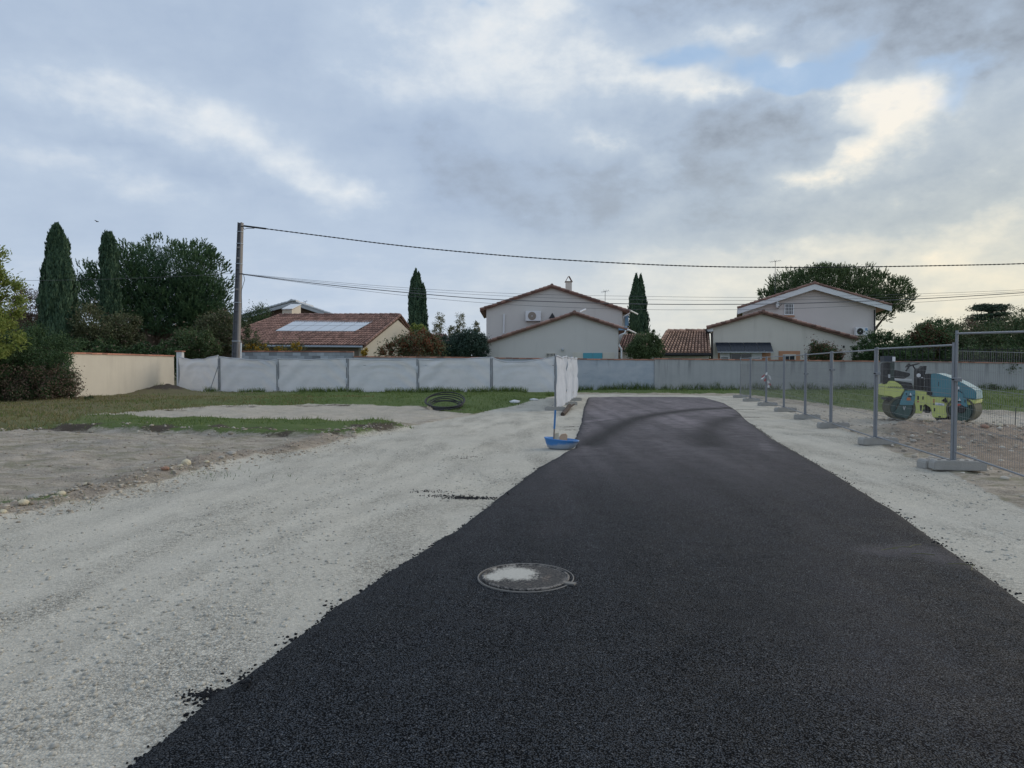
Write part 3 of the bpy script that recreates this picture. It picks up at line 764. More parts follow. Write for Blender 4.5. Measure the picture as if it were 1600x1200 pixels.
for r in range(4):                                  # the courses that show above the sheeting, block by block
    x0 = X_(372, 45) + (.25 if r % 2 else 0)
    while x0 < X_(553, 45) - .1:
        x1 = min(x0 + .50, X_(553, 45)); z1 = 2.45 - r * .205
        mb = MB(); mb.val = rng.random(); mb.box(x0 + .006, x1 - .006, 44.885 + rng.normal(0, .003), 44.95, z1 - .195, z1, .006)
        mb.build('block', M['blockgrey'], bw); x0 = x1
wall('boundary_wall', 'low blue grey wall with red coping behind the white sheeting by the red leaved shrub', (X_(553.5, 45), 45), (X_(758, 45), 45), 2.16, 2.09, M['blueish'])
wall('boundary_wall', 'patchy blue grey rendered wall with red coping at the end of the asphalt', (X_(758.5, 45.3), 45.3), (X_(1022, 45.3), 45.3), 2.08, 1.96, M['bluewall'])
wall('boundary_wall', 'long grey concrete wall streaked with dark runs, under the house with dark solar awning', (X_(1022.5, 45.2), 45.2), (X_(1760, 45.2), 45.2), 2.03, 1.68, M['stainwall'])
pl = thing('gate_pillar', (X_(282, 42.5), 42.5, 0), 'small white pillar with orange cap at the end of the beige wall', 'pillar')
x = X_(282, 42.5); MB().box(x - .16, x + .16, 42.34, 42.66, -.2, 2.44, .01).build('shaft', M['white'], pl); MB().box(x - .22, x + .22, 42.28, 42.72, 2.445, 2.52, .02).build('cap', M['coping'], pl)
# picket fence on the grey wall
pf = thing('picket_fence', (17, 45.2, 1.8), 'dark metal picket fence on top of the grey concrete wall at right', 'fence')
xa, xb = X_(1378, 45.2), X_(1700, 45.2)
for z in (1.98, 2.62): MB().box(xa, xb, 45.17, 45.21, z, z + .04).build('rail', M['darkmetal'], pf)
me = MB().box(-.018, .018, -.018, .018, 0, .98).mesh('picket')
x = xa + .02
while x < xb:
    o = link_mesh('picket', me, M['darkmetal'], pf); o.location = Vector((x, 45.145, 1.80)) - ORIG[pf.name]; x += .36

# ================================================================== mobile fence panels, their sheets and feet
def fence_panel(a, b, h, label, group, ztop=None, mesh=True, zb=0.0, r=.024):
    a, b = Vector((*a, 0)), Vector((*b, 0)); L = (b - a).length; az = math.atan2(b.y - a.y, b.x - a.x)
    za, z2 = (zb, zb) if not hasattr(zb, '__len__') else zb
    t = thing('mobile_fence', a + Vector((0, 0, za)), label, 'fence panel', group, rz=az or 1e-6)
    dz = z2 - za; e = .045
    za_ = lambda x, z: (x, 0, z + dz * x / L)
    for x in (e, L - e): MB().tube([za_(x, .03), za_(x, h + .02 * rng.random())], r, 8).build('post', M['galv'], t)
    yb = 0 if mesh else .10; ht = h - .03 if mesh else h - .36
    rail = lambda z: [(p[0], yb, p[2]) for p in (za_(e, z), za_(L - e, z))]
    MB().tube(rail(ht), .0155, 8).build('top_rail', M['galv'], t)
    MB().tube(rail(.17), .0145, 8).build('bottom_rail', M['galv'], t)
    if mesh:
        w = MB(); n = int((L - 2 * e) / .062)
        for i in range(1, n):
            x = e + (L - 2 * e) * i / n; w.tube([za_(x, .17), za_(x, h - .30)], .0020, 3, False)
        for z in [.17 + (h - .47) * k / 11 for k in range(1, 11)]: w.tube([za_(e, z), za_(L - e, z)], .0020, 3, False)
        for z in (h - .30, .62, 1.22): w.tube([za_(e, z), za_(L - e, z)], .004, 4, False)
        w.build('wire_mesh', M['wire'], t, kind='stuff')
    return t
def foot_block(x, y, z, rz, label, group):
    t = thing('foot_block', (x, y, z), label, 'concrete foot', group, rz=rz or 1e-6)
    L, w, h = .375, .125, .15
    prof = [(-L, 0), (L, 0), (L, h - .035), (L - .03, h), (-L + .03, h), (-L, h - .035)]
    mb = MB(); mb.prism([(p[0], -w, p[1]) for p in prof], (0, 2 * w, 0))
    bm = bmesh.new(); me = mb.mesh('foot'); bm.from_mesh(me)
    bmesh.ops.bevel(bm, geom=bm.edges[:], offset=.012, segments=2, affect='EDGES'); bm.to_mesh(me); bm.free()
    o = link_mesh('block_body', me, M['concrete'], t)
    for x0 in (-.26, -.13, 0, .13, .26): MB().lathe([(.0, h + .001), (.026, h + .001), (.026, h + .004), (.031, h + .004), (.031, h - .01)], (x0, 0, 0), 12).build('socket', M['darkmetal'], t)
    return t
def clamp(x, y, z, rz, label):
    t = thing('fence_clamp', (x, y, z), label, 'clamp', 'clamps joining the fence panels', rz=rz or 1e-6)
    MB().box(-.10, .10, -.04, .04, -.03, .03, .008).build('plate', M['galv'], t); MB().tube([(0, -.07, 0), (0, .07, 0)], .014, 6).build('bolt', M['darkmetal'], t)
JR = [(6.32, 7.45), (6.95, 11.15), (7.56, 14.75), (8.25, 18.35), (9.05, 21.9), (9.77, 25.5), (10.42, 29.1), (10.98, 32.7), (11.65, 36.3)]
desc = ['nearest bare wire fence panel, running out of view at the right', 'bare wire fence panel in front of the roller hood, second nearest', 'bare wire fence panel left of the roller, with the paler rubble behind it',
        'fourth bare wire fence panel back, left of the roller', 'fifth bare wire fence panel back, in front of the bush by the brick framed window', 'sixth bare wire fence panel back, next to the tied barrier tape',
        'seventh bare wire fence panel back, just beyond the tied barrier tape', 'farthest bare wire fence panel, by the weeds at the grey wall']
for i in range(8):
    a, b = JR[i + 1], JR[i]                        # a is the far end
    h = 2.02; zb = (0, 0)
    if i == 0: h, zb = 2.06, (.14, .02)
    if i == 1: zb = (.02, .0)
    q = .022; a, b = (a[0] + q, a[1] + .03), (b[0] - q, b[1] - .03)
    fence_panel(a, b, h, desc[i], 'bare wire fence panels along the road', zb=zb)
fd = ['nearest concrete fence foot, under the thick double post in front of the roller', 'second nearest concrete fence foot, left of the roller', 'third concrete fence foot from the viewer', 'fourth concrete fence foot from the viewer', 'fifth concrete fence foot from the viewer',
      'concrete fence foot below the tied barrier tape', 'seventh concrete fence foot, just beyond the tape', 'farthest concrete fence foot near the weeds by the wall']
for i, p in enumerate(JR[1:]):
    foot_block(p[0] + .05, p[1] - .02, ground_z(np.array([p[0]]), np.array([p[1]]))[0] - .005, R([-10, 3, -4, -18, 8, -6, 4, -5][i]), fd[i], 'concrete feet of the bare fence')
    if i < 4: clamp(p[0], p[1] - .05, [1.45, 1.5, 1.55, 1.4][i], math.atan2(1, .17), ['steel clamp at shoulder height on the nearest double post', 'steel clamp on the double post left of the roller', 'steel clamp on the third double post', 'steel clamp on the fourth double post'][i])
foot_block(JR[1][0] + .06, JR[1][1] + .36, .0, R(4), 'short concrete foot half hidden behind the nearest fence foot', 'concrete feet of the bare fence')

def sheet(a, b, z0, z1, sag, label, side=.0, seed=0, bag=.04, bottom_lift=0.0, slack=(0, 0)):
    """fabric hung on a panel: top hem sags, folds fan out from the corners"""
    a, b = np.array(a), np.array(b); L = np.hypot(*(b - a)); d = (b - a) / L; nn = np.array([-d[1], d[0]])
    nu, nv = 64, 30
    u, v = np.meshgrid(np.linspace(0, 1, nu), np.linspace(0, 1, nv))
    if not hasattr(sag, '__len__'): sag = (sag, .5)
    bel = np.clip(1 - ((u - sag[1]) / np.where(u < sag[1], sag[1], 1 - sag[1])) ** 2, 0, 1) ** 1.2
    ztop = z1 - sag[0] * bel - slack[0] * (1 - u) - slack[1] * u + .02 * np.sin(u * 17 + seed) * bel
    zz = z0 + bottom_lift * np.sin(u * 5 + seed) + (ztop - z0) * v
    fold = bag * np.sin(u * math.pi) * (1 - .5 * v)
    k1, k2, k3, k4 = [.3 + 1.1 * rng.random() for _ in range(4)]
    drape = .045 * k1 * bel * np.sin((v * 1.2 + .45 * (u - .5) ** 2 * 4) * (14 + 9 * k2) + seed * 3) * np.clip(v * 2.2 - 1.1, 0, 1) ** 1.0
    diag = .04 * k3 * np.sin((u * 1.0 - v * .5) * 20 + seed * 2) * np.exp(-((u - .15) / .25) ** 2) + .04 * k4 * np.sin((u + v * .6) * 22 + seed) * np.exp(-((u - .9) / .22) ** 2)
    off = side + fold + drape + diag + .16 * fbm(u * 2.4 + seed * 7, v * 1.8 + u * 1.2 + seed, 4)
    x, y = a[0] + d[0] * L * u + nn[0] * off, a[1] + d[1] * L * u + nn[1] * off
    o0 = ((a[0] + b[0]) / 2, (a[1] + b[1]) / 2, z0)
    ii = np.arange((nv - 1) * (nu - 1)); q0 = ii // (nu - 1) * nu + ii % (nu - 1)
    o = np_mesh('privacy_sheet', np.stack([x.ravel(), y.ravel(), zz.ravel()], 1), np.stack([q0, q0 + 1, q0 + nu + 1, q0 + nu], 1), M['sheet'], smooth=True, origin=o0)
    tag(o, label, 'fabric sheet', 'white sheets hung on the fence panels')
    hem = MB(); pts = [(x[-1, k], y[-1, k], zz[-1, k] + .004) for k in range(0, nu, 3)]
    hem.tube(pts, .03, 6)
    h = hem.mesh('hem', Vector(o0)); ho = link_mesh('hem', h, M['sheet'], o)
    return o
FB = .18
run = [(-18.55, 39.5), (-15.75, 38.2), (X_(434, 38.3), 38.3), (X_(543, 38.3), 38.3), (X_(653, 38.3), 38.3), (X_(768, 38.3), 38.3), (X_(868, 38.6), 38.6)]
names = ['leftmost, meeting the beige wall', 'just below the utility pole', 'below the left half of the pale solar roof', 'below the gutter end of the solar roof', 'below the red leaved shrub', 'with the deep sag below the grey house']
sags = [(.19, .42), (.10, .75), (.04, .5), (.06, .5), (.05, .35), (.27, .32)]
GR = 'white sheeted fence panels of the cross run'
for i in range(6):
    a, b = run[i], run[i + 1]
    fence_panel(a, b, 1.83, 'steel fence panel behind white sheeting, ' + names[i], GR, zb=FB, mesh=False, r=.032)
    sheet(a, b, FB + .02, FB + 1.85 + (.10 if i == 0 else 0), sags[i], 'white fabric sheet on the fence, ' + names[i], seed=i * 1.7 + .3, slack=[(0, -.05), (-.08, .06), (.04, .02), (.02, .05), (.08, -.06), (-.05, -.09)][i])
    if i: foot_block(a[0], a[1], FB - .03, R(90), 'concrete foot in the grass under the white sheeting, ' + ['', 'at the leaning prop', 'first double post from the utility pole', 'second double post from the utility pole', 'third double post from the utility pole', 'left of the deep sag'][i], 'concrete feet of the white sheeted fence')
# the leaning prop by the first joint
pr = MB().tube([(X_(329, 38), 37.75, FB - .05), (X_(340.5, 38), 38.12, 1.72)], .022, 6).build('fence_prop', M['galv'], origin=(X_(329, 38), 37.75, FB)); tag(pr, 'thin grey prop leaning against the white sheeting near the utility pole', 'prop')
wing = [(1.58, 26.0), (2.22, 29.6), (2.78, 33.2), (3.28, 36.5)]
wn = ['nearest, with its own foot behind the blue tub', 'middle one seen almost edge on', 'farthest one, next to the blue wall']
for i in range(3):
    a, b = wing[i], wing[i + 1]
    fence_panel(a, b, 2.0, 'steel panel of the short white wing, ' + wn[i], 'fence panels of the short white wing', zb=.02, mesh=False, r=.032)
    sheet(a, b, .10, 2.0, (.03, .5), 'white sheet on the short fence wing, ' + wn[i], side=-.07, seed=9 + i, bag=-.02, bottom_lift=.03)
for i, p in enumerate(wing[:3]):
    foot_block(p[0] + [.0, .12, .1][i], p[1], -.005, R([2, 5, 0][i]), 'concrete foot of the short white fence wing, ' + ['behind the blue tub and rod', 'second from the blue tub', 'third from the blue tub'][i], 'concrete feet of the short white wing')
# barrier tape knotted on a post
bt = thing('barrier_tape', (JR[6][0], JR[6][1] - .06, 1.1), 'strip of red and white barrier tape knotted on a fence post', 'tape')
M['tapered'] = plain('red_tape', (.36,.10,.10), .5, .1, 4); 
for k in range(7):
    mb = MB(); z = 1.36 - k * .085; x = JR[6][0] - .02 - .10 * math.sin(k * .9); y0 = JR[6][1] - .07
    mb.poly([(x - .025, y0, z), (x + .035, y0 - .02, z + .02), (x + .015 - .1 * math.sin(k), y0 - .03, z - .10), (x - .06 - .1 * math.sin(k), y0, z - .10), ], [(0, 1, 2, 3)])
    mb.poly([(x - .025, y0 + .004, z), (x + .035, y0 - .016, z + .02), (x + .015 - .1 * math.sin(k), y0 - .026, z - .10), (x - .06 - .1 * math.sin(k), y0 + .004, z - .10), ], [(3, 2, 1, 0)])
    mb.build('tape_stripe', M['tapered'] if k % 2 else M['white'], bt)
mb = MB(); mb.poly([(bt.location.x + .05, bt.location.y, 1.28), (bt.location.x + .14, bt.location.y - .02, 1.22), (bt.location.x + .17, bt.location.y - .03, 1.05), (bt.location.x + .11, bt.location.y, 1.10)], [(0, 1, 2, 3)]); mb.build('tape_end', M['white'], bt)

# ================================================================== houses
def tile_slope(name, e0, e1, r0, r1, parent, ncol, nrow, skip=None, mat=None, under=True):
    """barrel tiles between an eave (e0-e1) and a ridge (r0-r1)"""
    e0, e1, r0, r1 = map(Vector, (e0, e1, r0, r1)); V, F, A = [], [], []
    nrm = (e1 - e0).cross(r0 - e0).normalized()
    if nrm.z < 0: nrm = -nrm
    P = lambda s, t: (e0 * (1 - s) + e1 * s) * (1 - t) + (r0 * (1 - s) + r1 * s) * t
    prof = [(-.37, .0), (-.28, .56), (-.10, .92), (.10, .92), (.28, .56), (.37, .0)]
    w = (e1 - e0).length / ncol; hgt = w * .50
    for i in range(ncol):
        for j in range(nrow):
            if skip and skip((i + .5) / ncol, (j + .5) / nrow): continue
            b = len(V); v = rng.random(); jx = rng.normal(0, .02)
            for t, lift in ((j / nrow - .012, .07), ((j + 1) / nrow, .0)):
                for q, hh in prof:
                    s = (i + .5 + (q + jx) * (1.02 if lift else .9)) / ncol
                    V.append(P(s, t) + nrm * (hh * hgt + lift))
            for k in range(5): F.append((b + k, b + k + 1, b + 7 + k, b + 6 + k)); A.append(v)
            F.append((b, b + 5, b + 4, b + 1)); A.append(v)
    o = np_mesh('tiles', np.array([tuple(p) for p in V]), np.array(F), mat or M['terracotta'], {'v': ('FACE', A)}, parent)
    tag(o, kind='stuff'); return o
def slab(mb, pts, down):
    mb.prism(pts, (0, 0, -down))
def barrels(mb, a, b, r=.12, step=.38, lift=.0):
    a, b = Vector(a), Vector(b); L = (b - a).length; n = max(1, round(L / step)); d = (b - a) / L
    for i in range(n):
        mb.val = rng.random(); p = a + d * (L * i / n); q = a + d * (L * (i + 1) / n + .05)
        j = Vector((0, 0, lift + rng.normal(0, .008)))
        mb.tube([p + j + Vector((0, 0, .03)), q + j], r, 8, True, r * .84)
def gable(t, apex, left, right, wl, wr, d, depth, wallmat, ztop_off=.16, rake=M['terracotta'], over=.28, barge=None, rr=.11, skew=0.0):
    """house volume whose gable end looks at the viewer; pixel pairs are read at depth d"""
    A, L_, R_ = at(*apex, d), at(*left, d), at(*right, d)
    xl, xr = X_(wl, d), X_(wr, d)
    zl = A.z + (L_.z - A.z) * (A.x - xl) / (A.x - L_.x); zr = A.z + (R_.z - A.z) * (xr - A.x) / (R_.x - A.x)
    o = ztop_off
    MB().prism([(xl, d, -.3), (xr, d, -.3), (xr, d, zr - o), (A.x, d, A.z - o), (xl, d, zl - o)], (skew * depth, depth, 0)).build('wall', wallmat, t)
    rf = MB(); y0 = d - over
    for q in (L_, R_):
        pts = [(q.x, y0, q.z - o + .005), (A.x, y0, A.z - o + .005), (A.x, y0, A.z - .03), (q.x, y0, q.z - .03)]
        rf.prism(pts, (skew * (depth + over), depth + over, 0))
    ro = rf.build('roof', rake, t)
    rk = MB(); barrels(rk, (L_.x, y0 - .03, L_.z), (A.x, y0 - .03, A.z), rr); barrels(rk, (R_.x, y0 - .03, R_.z), (A.x, y0 - .03, A.z), rr)
    rk.val = .4; rk.tube([(A.x, y0 - .12, A.z + .05), (A.x + skew * depth, y0 + depth, A.z + .05)], rr * 1.25, 8)
    tag(rk.build('rake_tiles', rake, ro), kind='stuff')
    if barge:
        bb = MB()
        for q in (L_, R_):
            bb.prism([(q.x, y0 - .045, q.z - .07), (A.x, y0 - .045, A.z - .07), (A.x, y0 - .045, A.z - .07 - barge), (q.x, y0 - .045, q.z - .07 - barge)], (0, .04, 0))
        bb.build('bargeboard', M['white'], t)
    return A, L_, R_
def rect(t, name, x0, x1, y0, y1, d, mat, thick=.05, label=None, parent=None, bev=0):
    a, b = at(x0, y1, d), at(x1, y0, d)
    return MB().box(a.x, b.x, d - thick, d - .003, a.z, b.z, bev).build(name, mat, parent or t, label)
def window(t, x0, x1, y0, y1, d, nv=3, nh=1, frame=.06, bars=True, fm=None):
    a, b = at(x0, y1, d), at(x1, y0, d); fm = fm or M['white']
    mb = MB(); f = frame
    for q in ((a.x, a.x + f, a.z, b.z), (b.x - f, b.x, a.z, b.z), (a.x + f, b.x - f, a.z, a.z + f), (a.x + f, b.x - f, b.z - f, b.z)): mb.box(q[0], q[1], d - .09, d - .004, q[2], q[3])
    w = mb.build('window', fm, t)
    MB().box(a.x + f, b.x - f, d - .03, d - .006, a.z + f, b.z - f).build('pane', M['glass'], w)
    if bars:
        for i in range(nv):
            x = a.x + f + (b.x - a.x - 2 * f) * (i + 1) / (nv + 1); MB().box(x - .018, x + .018, d - .085, d - .05, a.z + f, b.z - f).build('bar', fm, w)
        for i in range(nh):
            z = a.z + f + (b.z - a.z - 2 * f) * (i + 1) / (nh + 1); MB().box(a.x + f, b.x - f, d - .07, d - .045, z - .015, z + .015).build('bar', fm, w)
    return w
def ac_unit(t, x0, x1, y0, y1, d, fan_at=.36, sticker=None, fan=None):
    a, b = at(x0, y1, d), at(x1, y0, d); dep = .34; w, h = b.x - a.x, b.z - a.z
    u = MB().box(a.x, b.x, d - dep - .12, d - .12, a.z, b.z, .03).build('air_conditioner', M['pvc'], t)
    c = Vector((a.x + w * fan_at, d - dep - .125, a.z + h * .5)); r = h * .41
    MB().lathe([(0, 0), (r, 0), (r, -.012), (r * .9, -.016), (0, -.016)], c, 24, 'Y').build('fan_grille', fan or M['darkmetal'], u)
    MB().lathe([(0, -.02), (r * .16, -.02), (r * .2, 0)], c, 12, 'Y').build('fan_hub', M['greypvc'], u)
    if sticker: MB().box(b.x - w * .24, b.x - w * .06, d - dep - .126, d - dep - .121, a.z + h * .6, a.z + h * .9).build('sticker', sticker, u)
    for x in (a.x + .12, b.x - .12): MB().box(x - .02, x + .02, d - dep - .1, d - .003, a.z - .05, a.z - .002).build('bracket', M['darkmetal'], t)
def antenna(t, base, h, span=.7, n=6, dirx=1):
    b = Vector(base); m = MB().tube([b, b + Vector((0, 0, h))], .022, 6).build('antenna', M['greycable'], t)
    y = MB(); c = b + Vector((0, 0, h - .08)); y.tube([c + Vector((-span * .5, 0, 0)), c + Vector((span * .5, -.05, .12 * dirx))], .014, 5)
    for i in range(n):
        p = c + Vector((-span * .5 + span * i / (n - 1), -.05 * i / (n - 1), .12 * dirx * i / (n - 1))); y.tube([p + Vector((0, -.28, -.12)), p + Vector((0, .28, .12))], .008, 4)
    y.tube([c + Vector((.0, 0, -.05)), c + Vector((-.15, -.1, .2))], .012, 4); y.tube([c + Vector((.0, 0, -.05)), c + Vector((.12, .1, .22))], .012, 4)
    y.build('antenna_rods', M['greycable'], m)
def pipe(t, name, pts, r, mat):
    return MB().tube(pts, r, 8).build(name, mat, t)

# --- solar roofed house, left
hA = thing('house', (-15, 52, 0), 'low house with terracotta tile roof carrying two rows of pale solar panels', 'house')
dE, dR = 50.0, 58.6
e0, e1, r0, r1 = at(318, 538, dE), at(569, 540, dE), at(436, 494.5, dR), at(624.5, 494, dR)
nA = (e1 - e0).cross(r0 - e0).normalized(); nA = nA if nA.z > 0 else -nA
wa = Vector((e1.x - .25, dE + .7, 0)); wb = at(622, 498, dR); wc = at(640, 518, 61.6)
zc = at(567, 544, 50.6).z
MB().prism([(wa.x, wa.y, -.3), (wc.x, wc.y, -.3), (wc.x, wc.y, wc.z), (wb.x, wb.y, wb.z - .12), (wa.x, wa.y, zc)], (-.3, .05, 0)).build('gable_wall', M['render_a'], hA)
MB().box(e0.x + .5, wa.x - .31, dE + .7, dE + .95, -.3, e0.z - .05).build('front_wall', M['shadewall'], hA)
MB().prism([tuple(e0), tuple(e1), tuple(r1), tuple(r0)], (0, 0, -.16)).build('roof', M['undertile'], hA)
rb0, rb1 = at(455, 516, 66), at(641.5, 517, 62.2)
MB().prism([tuple(r0), tuple(r1), tuple(rb1), tuple(rb0)], (0, 0, -.16)).build('rear_roof', M['terracotta'], hA)
# where the panels lie on the slope
def st(px, py):
    p = on_plane(px, py, e0, nA); t_ = (p.y - dE) / (dR - dE); a = e0.lerp(r0, t_); b = e1.lerp(r1, t_)
    return (p.x - a.x) / (b.x - a.x), t_
pc = [st(430, 520), st(555, 520.5), st(585, 504), st(461, 504)]
def covered(s, t):
    t0, t1 = pc[0][1], pc[3][1]
    if not t0 < t < t1: return False
    f = (t - t0) / (t1 - t0); return pc[0][0] + (pc[3][0] - pc[0][0]) * f < s < pc[1][0] + (pc[2][0] - pc[1][0]) * f
tile_slope('tiles', e0, e1, r0, r1, hA, 52, 15, covered)
rk = MB(); barrels(rk, e1 + Vector((.05, 0, .08)), r1 + Vector((.05, 0, .08)), .12); barrels(rk, r1 + Vector((.05, 0, .05)), rb1 + Vector((.05, 0, .05)), .12); barrels(rk, r0 + Vector((0, 0, .1)), r1 + Vector((0, 0, .1)), .14, .42); barrels(rk, e0 + Vector((0, 0, .08)), r0 + Vector((0, 0, .08)), .12)
rk.build('ridge_tiles', M['terracotta'], hA, kind='stuff')
C0, C1, C2, C3 = [on_plane(*q, e0, nA) + nA * .16 for q in ((430, 520), (555, 520.5), (585, 504), (461, 504))]
for r in range(2):
    for c in range(6):
        f = lambda s, t: (C0.lerp(C1, s)).lerp(C3.lerp(C2, s), t)
        s0, s1, t0, t1 = c / 6 + .004, (c + 1) / 6 - .004, r / 2 + .012, (r + 1) / 2 - .012
        mb = MB(); mb.prism([f(s0, t0), f(s1, t0), f(s1, t1), f(s0, t1)], -nA * .04)
        mb.build('solar_panel', M['solar_pale'], hA)
g0, g1 = e0 + Vector((0, -.06, -.08)), e1 + Vector((-.1, -.06, -.08)); pipe(hA, 'gutter', [g0, g1], .075, M['gutter'])
pipe(hA, 'downpipe', [g1 + Vector((-.1, 0, -.05)), g1 + Vector((-.1, .25, -.35)), g1 + Vector((.15, .5, -.6)), g1 + Vector((.15, .55, -3.0))], .05, M['white'])
rect(hA, 'fascia', 560, 567.5, 538.5, 544, 50.35, M['bluefascia'])
bx = thing('roof_box', (X_(455, 63), 63, 4.5), 'pale boxy dormer with slanted white top rising behind the solar roof ridge', 'dormer')
q = lambda px, py, d: tuple(at(px, py, d))
MB().poly([q(441, 496, 62), q(456, 496, 62), q(470, 496, 64.5), q(455, 496, 64.5), q(441, 484.5, 62), q(456, 484, 62), q(470, 477, 64.5), q(455, 477, 64.5)], [(0,1,5,4),(1,2,6,5),(2,3,7,6),(3,0,4,7)]).build('box_wall', M['render_a'], bx)
a5 = [Vector(q(440, 483.6, 61.9)), Vector(q(456.6, 483.2, 61.9)), Vector(q(470.8, 476.2, 64.6)), Vector(q(454.5, 476.2, 64.6))]
MB().prism(a5, (0, 0, .06)).build('box_top', M['white'], bx)
# --- brown gabled house behind it
hD = thing('house', (X_(458, 78), 80, 0), 'far house with brown boarded gable and pale bargeboards behind the solar roof', 'house')
gable(hD, (458, 471), (378, 494), (528, 494), 392, 518, 78, 8, M['darkwall'], .35, M['greypvc'], .5, None, .14)
bb = MB()
A, L_, R_ = at(458, 471, 77.4), at(378, 494, 77.4), at(528, 494, 77.4)
for qd in (L_, R_): bb.prism([(qd.x, 77.38, qd.z - .05), (A.x, 77.38, A.z - .05), (A.x, 77.38, A.z - .38), (qd.x, 77.38, qd.z - .38)], (0, .04, 0))
bb.build('bargeboard', M['greypvc'], hD); MB().box(A.x - .35, A.x + .35, 77.2, 78.5, A.z, A.z + .18, .03).build('ridge_cap', M['greypvc'], hD)
pipe(hD, 'downpipe', [at(500, 483, 77.7), at(500, 495, 77.7)], .07, M['darkmetal'])
antenna(hD, at(477, 476, 79), .35, .5, 4)
# --- small tiled roof right of the solar house
hE = thing('house', (X_(665, 62), 63, 0), 'small outbuilding with brown tiled roof between the red leaved shrub and dark hedge', 'outbuilding')
ee0, ee1, er0, er1 = at(614, 548, 60), at(712, 548, 60), at(646, 522.5, 66), at(697, 522.5, 66)
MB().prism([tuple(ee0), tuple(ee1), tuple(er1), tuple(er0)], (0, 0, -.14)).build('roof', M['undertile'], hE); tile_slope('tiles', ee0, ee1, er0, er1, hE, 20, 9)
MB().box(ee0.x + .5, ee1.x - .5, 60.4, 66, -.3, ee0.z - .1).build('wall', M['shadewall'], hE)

# --- centre house: low front volume with a taller gable behind
hB = thing('house', (X_(860, 57), 57, 0), 'grey beige house with two stacked gables and chimney in the centre', 'house')
gable(hB, (862, 447), (750, 484), (984, 487), 760, 972, 60, 9, M['render_b'])
gable(hB, (897, 489), (739, 541.5), (981, 516), 747.5, 966, 54, 5.5, M['render_b'])
ch = at(888.5, 456, 62); z1 = at(888.5, 441, 62).z
c = MB().box(ch.x - .26, ch.x + .26, 61.75, 62.25, ch.z - .5, z1, .01).build('chimney', M['render_c'], hB)
MB().box(ch.x - .33, ch.x + .33, 61.68, 62.32, z1 + .001, z1 + .07, .015).build('chimney_collar', M['shadewall'], c)
for s in (-1, 1):
    MB().obox((ch.x + s * .16, 62, z1 + .27), (.215 * .5 * 1.2, 0, -s * .23), (0, .27, 0), (s * .02, 0, .02)).build('chimney_hood', M['terracotta'], c)
ac_unit(hB, 821, 845, 486.5, 502, 60, .42, None, M['shadewall'])
p1, p2 = at(787.5, 491, 59.9), at(787, 521, 59.9); pipe(hB, 'vent_pipe', [p1, p2], .085, M['white'])
a, b, cc = at(857.5, 497.5, 60), at(868, 497, 60), at(863, 489, 60)
MB().prism([(a.x, 59.93, a.z), (b.x, 59.93, b.z), (cc.x, 59.93, cc.z)], (0, .06, 0)).build('roof_vent', M['dark'], hB)
pipe(hB, 'roof_pipe', [at(906, 487.5, 57), at(915, 483.5, 57.5)], .08, M['white'])
antenna(hB, at(945.5, 479, 59.7), at(945.5, 455, 59.7).z - at(945.5, 479, 59.7).z, .6, 5)
for pts in ([(985, 484), (983.5, 490), (975, 495), (974, 512)], [(978, 516), (976, 521), (968, 523.5), (967.5, 540), (971, 545), (971, 562)]):
    dd = 59.4 if pts[0][1] < 500 else 53.4; pipe(hB, 'gutter_pipe', [at(x, y, dd) for x, y in pts], .065, M['white'])
pipe(hB, 'gutter', [at(984, 485, 59.6), at(996, 491, 62.5)], .07, M['white']); pipe(hB, 'gutter', [at(981, 515, 53.5), at(993, 520.5, 56.5)], .07, M['white'])
rect(hB, 'fascia', 739, 747.3, 537.5, 541.8, 53.9, M['bluefascia']); rect(hB, 'fascia', 966.3, 980, 510.5, 516, 53.7, M['bluefascia'])
x0, x1 = X_(972.5, 60), X_(984, 60); MB().box(x0, x1, 61.4, 69, -.3, at(978, 489, 60).z).build('porch_wall', M['render_c'], hB)
rect(hB, 'porch_window', 976, 982, 493, 509, 61.4, M['bluefascia'])
for k, (x0, x1) in enumerate(((911, 926), (926.3, 941))): rect(hB, 'shutter', x0, x1, 551.5, 563, 53.98, M['teal'], .05, bev=.008)
rect(hB, 'shutter_leaf', 895, 910.6, 550.5, 563, 53.99, M['render_c'], .04, bev=.006); rect(hB, 'shutter_leaf', 941.5, 960, 550.5, 563, 53.99, M['render_c'], .04, bev=.006)
window(hB, 853, 868, 551.5, 562, 53.98, 5, 1, .05, True, M['render_c'])
wl = thing('wall_lamp', at(879, 547, 53.8), 'small grey lamp on the gable wall of the centre house', 'lamp'); c = at(879, 546, 53.85)
MB().lathe([(0, .12), (.09, .08), (.11, 0), (.07, -.12), (0, -.16)], c, 12).build('lamp_shade', M['greypvc'], wl); MB().box(c.x - .03, c.x + .03, c.y, 53.99, c.z - .02, c.z + .02).build('bracket', M['greypvc'], wl)
# side roof of the centre house (behind the round bush)
f0, f1, s0, s1 = at(964, 548, 56), at(1010, 548, 56), at(974, 523, 60), at(1015, 523, 60)
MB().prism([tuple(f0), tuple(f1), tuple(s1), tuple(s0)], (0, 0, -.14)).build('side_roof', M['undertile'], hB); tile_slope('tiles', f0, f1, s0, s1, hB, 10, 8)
MB().box(f0.x + .3, f1.x, 56.3, 59.6, -.3, f0.z - .16).build('side_wall', M['render_c'], hB); pipe(hB, 'gutter', [f0 + Vector((0, -.08, -.06)), f1 + Vector((0, -.08, -.06))], .07, M['darkmetal'])

